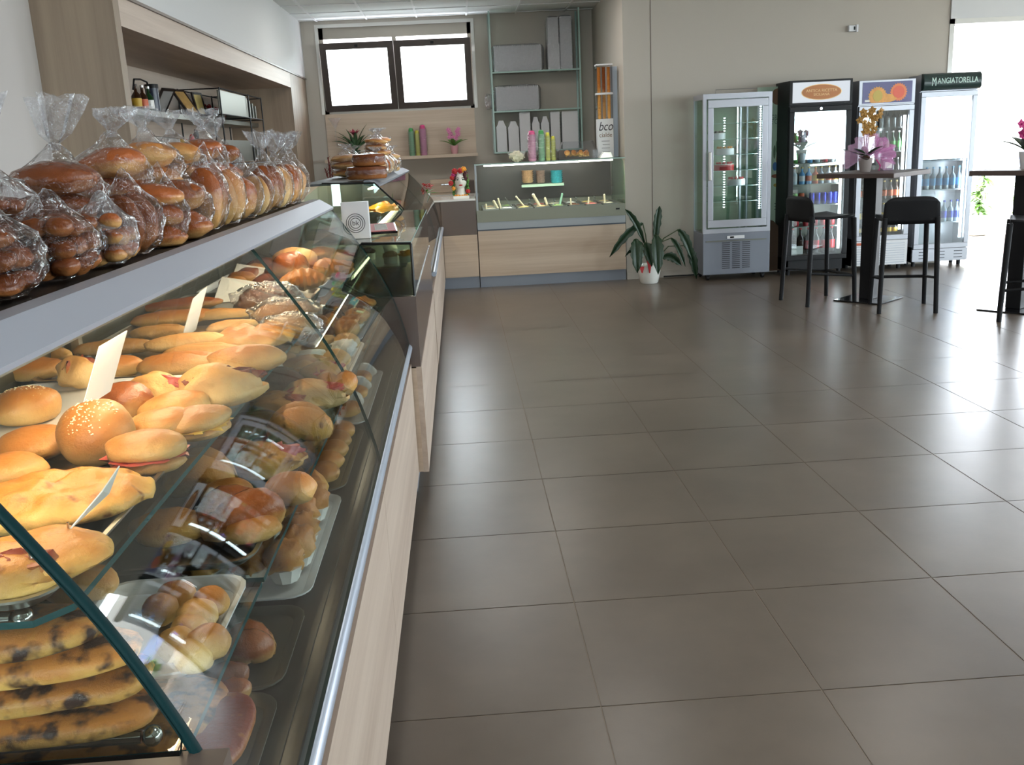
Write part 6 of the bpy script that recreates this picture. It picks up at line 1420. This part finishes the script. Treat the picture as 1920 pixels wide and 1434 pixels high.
def net(name, col, a):
    m, t, o = nt(name); tr = N(t, 'BsdfTransparent'); df = N(t, 'BsdfDiffuse', Color=c4(col)); tl = N(t, 'BsdfTranslucent', Color=c4(col)); m1 = N(t, 'MixShader'); m2 = N(t, 'MixShader'); m2.inputs[0].default_value = a
    t.links.new(df.outputs[0], m1.inputs[1]); t.links.new(tl.outputs[0], m1.inputs[2]); t.links.new(tr.outputs[0], m2.inputs[1]); t.links.new(m1.outputs[0], m2.inputs[2]); t.links.new(m2.outputs[0], o.inputs[0]); return m
M_tulle = net('pink_net', S(232, 190, 220), .26); M_tulle2 = net('deep_pink_net', S(226, 156, 210), .36)
for k, (a0, a1, L_, mt, cx_, cz_) in enumerate(((20, 80, .22, M_tulle2, .0, .12), (-25, 30, .20, M_tulle2, .02, .13), (95, 165, .20, M_tulle, .0, .14), (160, 215, .22, M_tulle, -.02, .13), (60, 120, .20, M_tulle, .0, .14), (-60, -10, .15, M_tulle, .05, .12))):
    m = MB()
    def fnn(u, v, a0=a0, a1=a1, L_=L_, k=k, cx_=cx_, cz_=cz_):
        a = math.radians(a0+(a1-a0)*u); r_ = L_*v*(1+.07*math.sin(u*14+k)); return (cx_+r_*math.cos(a), -.055-.02*math.sin(u*20+k)*v-.03*v*v, cz_+r_*math.sin(a)*.85)
    m.sheet(fnn, 22, 8); m.build('net_wrap', mt, T, smooth=50, local=True, solid=.0012)
m = MB(); m.tube([(.07, -.06, .10), (.10, -.07, .05), (.09, -.07, 0.01)], .006, 6); m.build('ribbon', M_magf, T, local=True)
p = on('y', 8.0, 1608, 300); m = MB(); leaf(m, (-.02, -.07, .10), (-.5, -.5, .35), .12, .045, .3); m.build('dark_leaf', M_bbrown, T, smooth=60, local=True, solid=.002)
p = on('y', 8.15, 1668, 305); T = thing('ornament', 'small purplish box behind the orchid pot on the first bar table', 'box', (p.x, 8.2, 1.10)); MB().box(-.045, -.03, 0, .045, .03, .09).build('body', plain('mauve_box', S(150, 130, 150), .5), T, local=True, bevel=.003)
MB().box(-.03, -.032, .02, .03, -.03, .07).build('printed_panel', M_paper, T, local=True)
p = on('y', 7.2, 1926, 316); orchid((p.x+.03, 7.25, 1.10), .34, M_whitep, M_magf, 'magenta orchid on the second bar table at the right edge', sprays=3, seed=9, sc=1.3)
# big leafy plant in a white pot by the inner wall
P0 = (1.925, 9.80, 0)
T = thing('potted_plant', 'large dark leafed plant in a white pot on the floor by the ice cream cabinet', 'potted plant', P0)
pot([(.085, 0), (.095, .01), (.118, .12), (.122, .195), (.115, .195), (.11, .17)], M_porc, T); MB().lathe([(.10, .16), (.10, .168)], 18).build('soil', M_soil, T, local=True)
leaves = [((1208, 455), (1172, 392), .035, 'l'), ((1205, 418), (1143, 482), .045, 'l'), ((1228, 455), (1237, 386), .045, 'u'), ((1192, 448), (1195, 512), .075, 'd'), ((1230, 440), (1234, 515), .07, 'd'), ((1272, 430), (1300, 490), .05, 'r'), ((1258, 446), (1285, 500), .03, 'r'), ((1240, 482), (1278, 498), .05, 'd'), ((1210, 455), (1222, 500), .06, 'd'), ((1290, 460), (1306, 525), .05, 'r'), ((1196, 476), (1172, 481), .02, 'l')]
base = Vector((0, 0, .17)); st = MB()
for k, ((ax, ay), (bx_, by_), w_, s_) in enumerate(leaves):
    dy = (-.10, -.06, .02, -.14, -.16, -.02, -.08, -.05, -.12, .0, -.1)[k]
    A_ = on('y', P0[1]+dy, ax, ay)-Vector(P0); B_ = on('y', P0[1]+dy*1.6, bx_, by_)-Vector(P0)
    B_.z = max(B_.z, .012); mid_ = (base+A_)/2+Vector((0, 0, .10)); st.tube([base, mid_, A_], .006, 6)
    m = MB(); n = 10; d = B_-A_; sd_ = d.cross(Vector((0, 1, 0))).normalized(); vs = []
    for i in range(n+1):
        t = i/n; ww = w_*math.sin(PI*min(1, t*.95+.05))**.7*(1-.22*(i % 2)); q = A_+d*t+Vector((0, 0, .05*math.sin(PI*t))); tw = Vector((0, .5*ww, 0))
        vs += [q+sd_*ww-tw, q+Vector((0, .012, 0)), q-sd_*ww-tw]
    m.add(vs, [f for i in range(n) for f in ((i*3, i*3+1, i*3+4, i*3+3), (i*3+1, i*3+2, i*3+5, i*3+4))]); m.build('leaf', M_leaf, T, smooth=60, local=True, solid=.003)
st.build('stem', M_stem, T, smooth=40, local=True)
for px, py0, py1 in ((1217, 488, 512), (1203, 500, 512)):
    a = on('y', P0[1]-.12, px, py0)-Vector(P0); b = on('y', P0[1]-.12, px+1, py1)-Vector(P0); m = MB(); m.prism([(a.x-.025, a.z), (a.x+.03, a.z), (b.x+.006, b.z), (b.x-.004, b.z)], 'y', a.y-.002, a.y); m.build('red_ribbon', M_redf, T, local=True)
# cable on the floor
pts = [on('z', .012, *q) for q in ((1242, 517), (1258, 516), (1270, 512), (1282, 510), (1296, 513), (1310, 515))]
for p in pts: p.y = min(p.y, 10.12)
MB().tube(pts, .008, 8).build('power_cable', M_black, label='black power cable on the floor behind the white plant pot', cat='cable', smooth=50)
# red flowering plant behind the far case end
T = thing('potted_plant', 'small red flowered plant on the corner counter beside the far case', 'potted plant', (-.36, 10.35, .938))
pot([(.04, 0), (.05, .07), (.046, .07)], M_whitep, T); m = MB(); rr = random.Random(6)
for k in range(24): a = rr.random()*6.28; leaf(m, (0, 0, .06), (math.cos(a), math.sin(a)*.7, rr.uniform(.2, .9)), rr.uniform(.08, .15), .014, .6, 5)
m.build('leaves', M_leafl, T, smooth=60, local=True, solid=.0015); m = MB()
for k in range(26): a = rr.random()*6.28; leaf(m, (rr.uniform(-.07, .07), rr.uniform(-.05, .05), .11+rr.random()*.05), (math.cos(a), math.sin(a)*.7, .5), .05, .011, .3, 4)
m.build('flower', M_redf, T, smooth=60, local=True, solid=.0015)

# ================================================================== outdoors
def outdoor_plant(px, py0, py1, yy, lab, seed, n=60, spread=.22, hang=False):
    a = on('y', yy, px, py1); b = on('y', yy, px, py0); T = thing('outdoor_plant', lab, 'potted plant', (a.x, yy, -.02)); rr = random.Random(seed)
    pot([(.10, 0), (.14, .02), (.17, .28), (.16, .28)], M_porc, T); m = MB(); z0, z1 = max(.3, a.z), b.z
    for k in range(n): aa = rr.random()*6.28; z = rr.uniform(z0, z1); leaf(m, (rr.uniform(-.06, .06), 0, z), (math.cos(aa), math.sin(aa), rr.uniform(-.6, .6)), rr.uniform(.1, spread), .03, .5, 5)
    m.build('leaves', plain('sunlit_leaf_%d' % seed, S(110, 150, 70), .5, var=.4, bscale=9), T, smooth=60, local=True, solid=.002); MB().tube([(0, 0, .2), (.02, 0, z1)], .012, 8).build('stem', M_stem, T, local=True, smooth=40)
outdoor_plant(1833, 350, 415, 12.6, 'small leafy plant outside the doorway, below the second table top', 31); outdoor_plant(1842, 325, 350, 14.0, 'sparse tall sprig plant outside the doorway, level with the second table top', 32, 26, .3)
outdoor_plant(1915, 335, 420, 12.2, 'leafy plant outside, half hidden by the column of the second table', 33, 70)
M_carp = plain('blue_car_paint', S(60, 96, 160), .2, coat=.6, metal=.2)
cr0 = on('y', 18.5, 1812, 300); 
car = thing('parked_car', 'blue car parked outside beyond the white parapet', 'car', (cr0.x+2.2, 18.5, -.5))
prof = [(-2.1, .35), (-2.15, .6), (-2.0, .82), (-1.2, .95), (-.6, 1.38), (.7, 1.42), (1.4, 1.05), (2.05, .92), (2.15, .6), (2.1, .35)]
MB().prism(prof, 'y', -.85, .85).build('body', M_carp, car, local=True, bevel=.05, smooth=50)
for s_ in (-1, 1):
    MB().prism([(-.95, 1.0), (-.52, 1.30), (.0, 1.33), (.0, 1.0)], 'y', s_*.852, s_*.858).build('side_window', M_blackgl, car, local=True); MB().prism([(.06, 1.0), (.06, 1.33), (.66, 1.33), (1.1, 1.03)], 'y', s_*.852, s_*.858).build('side_window', M_blackgl, car, local=True)
    for x in (-1.35, 1.35): MB().tube([(x, s_*.70, .33), (x, s_*.88, .33)], .33, 22).build('wheel', M_blackm, car, local=True, smooth=40)
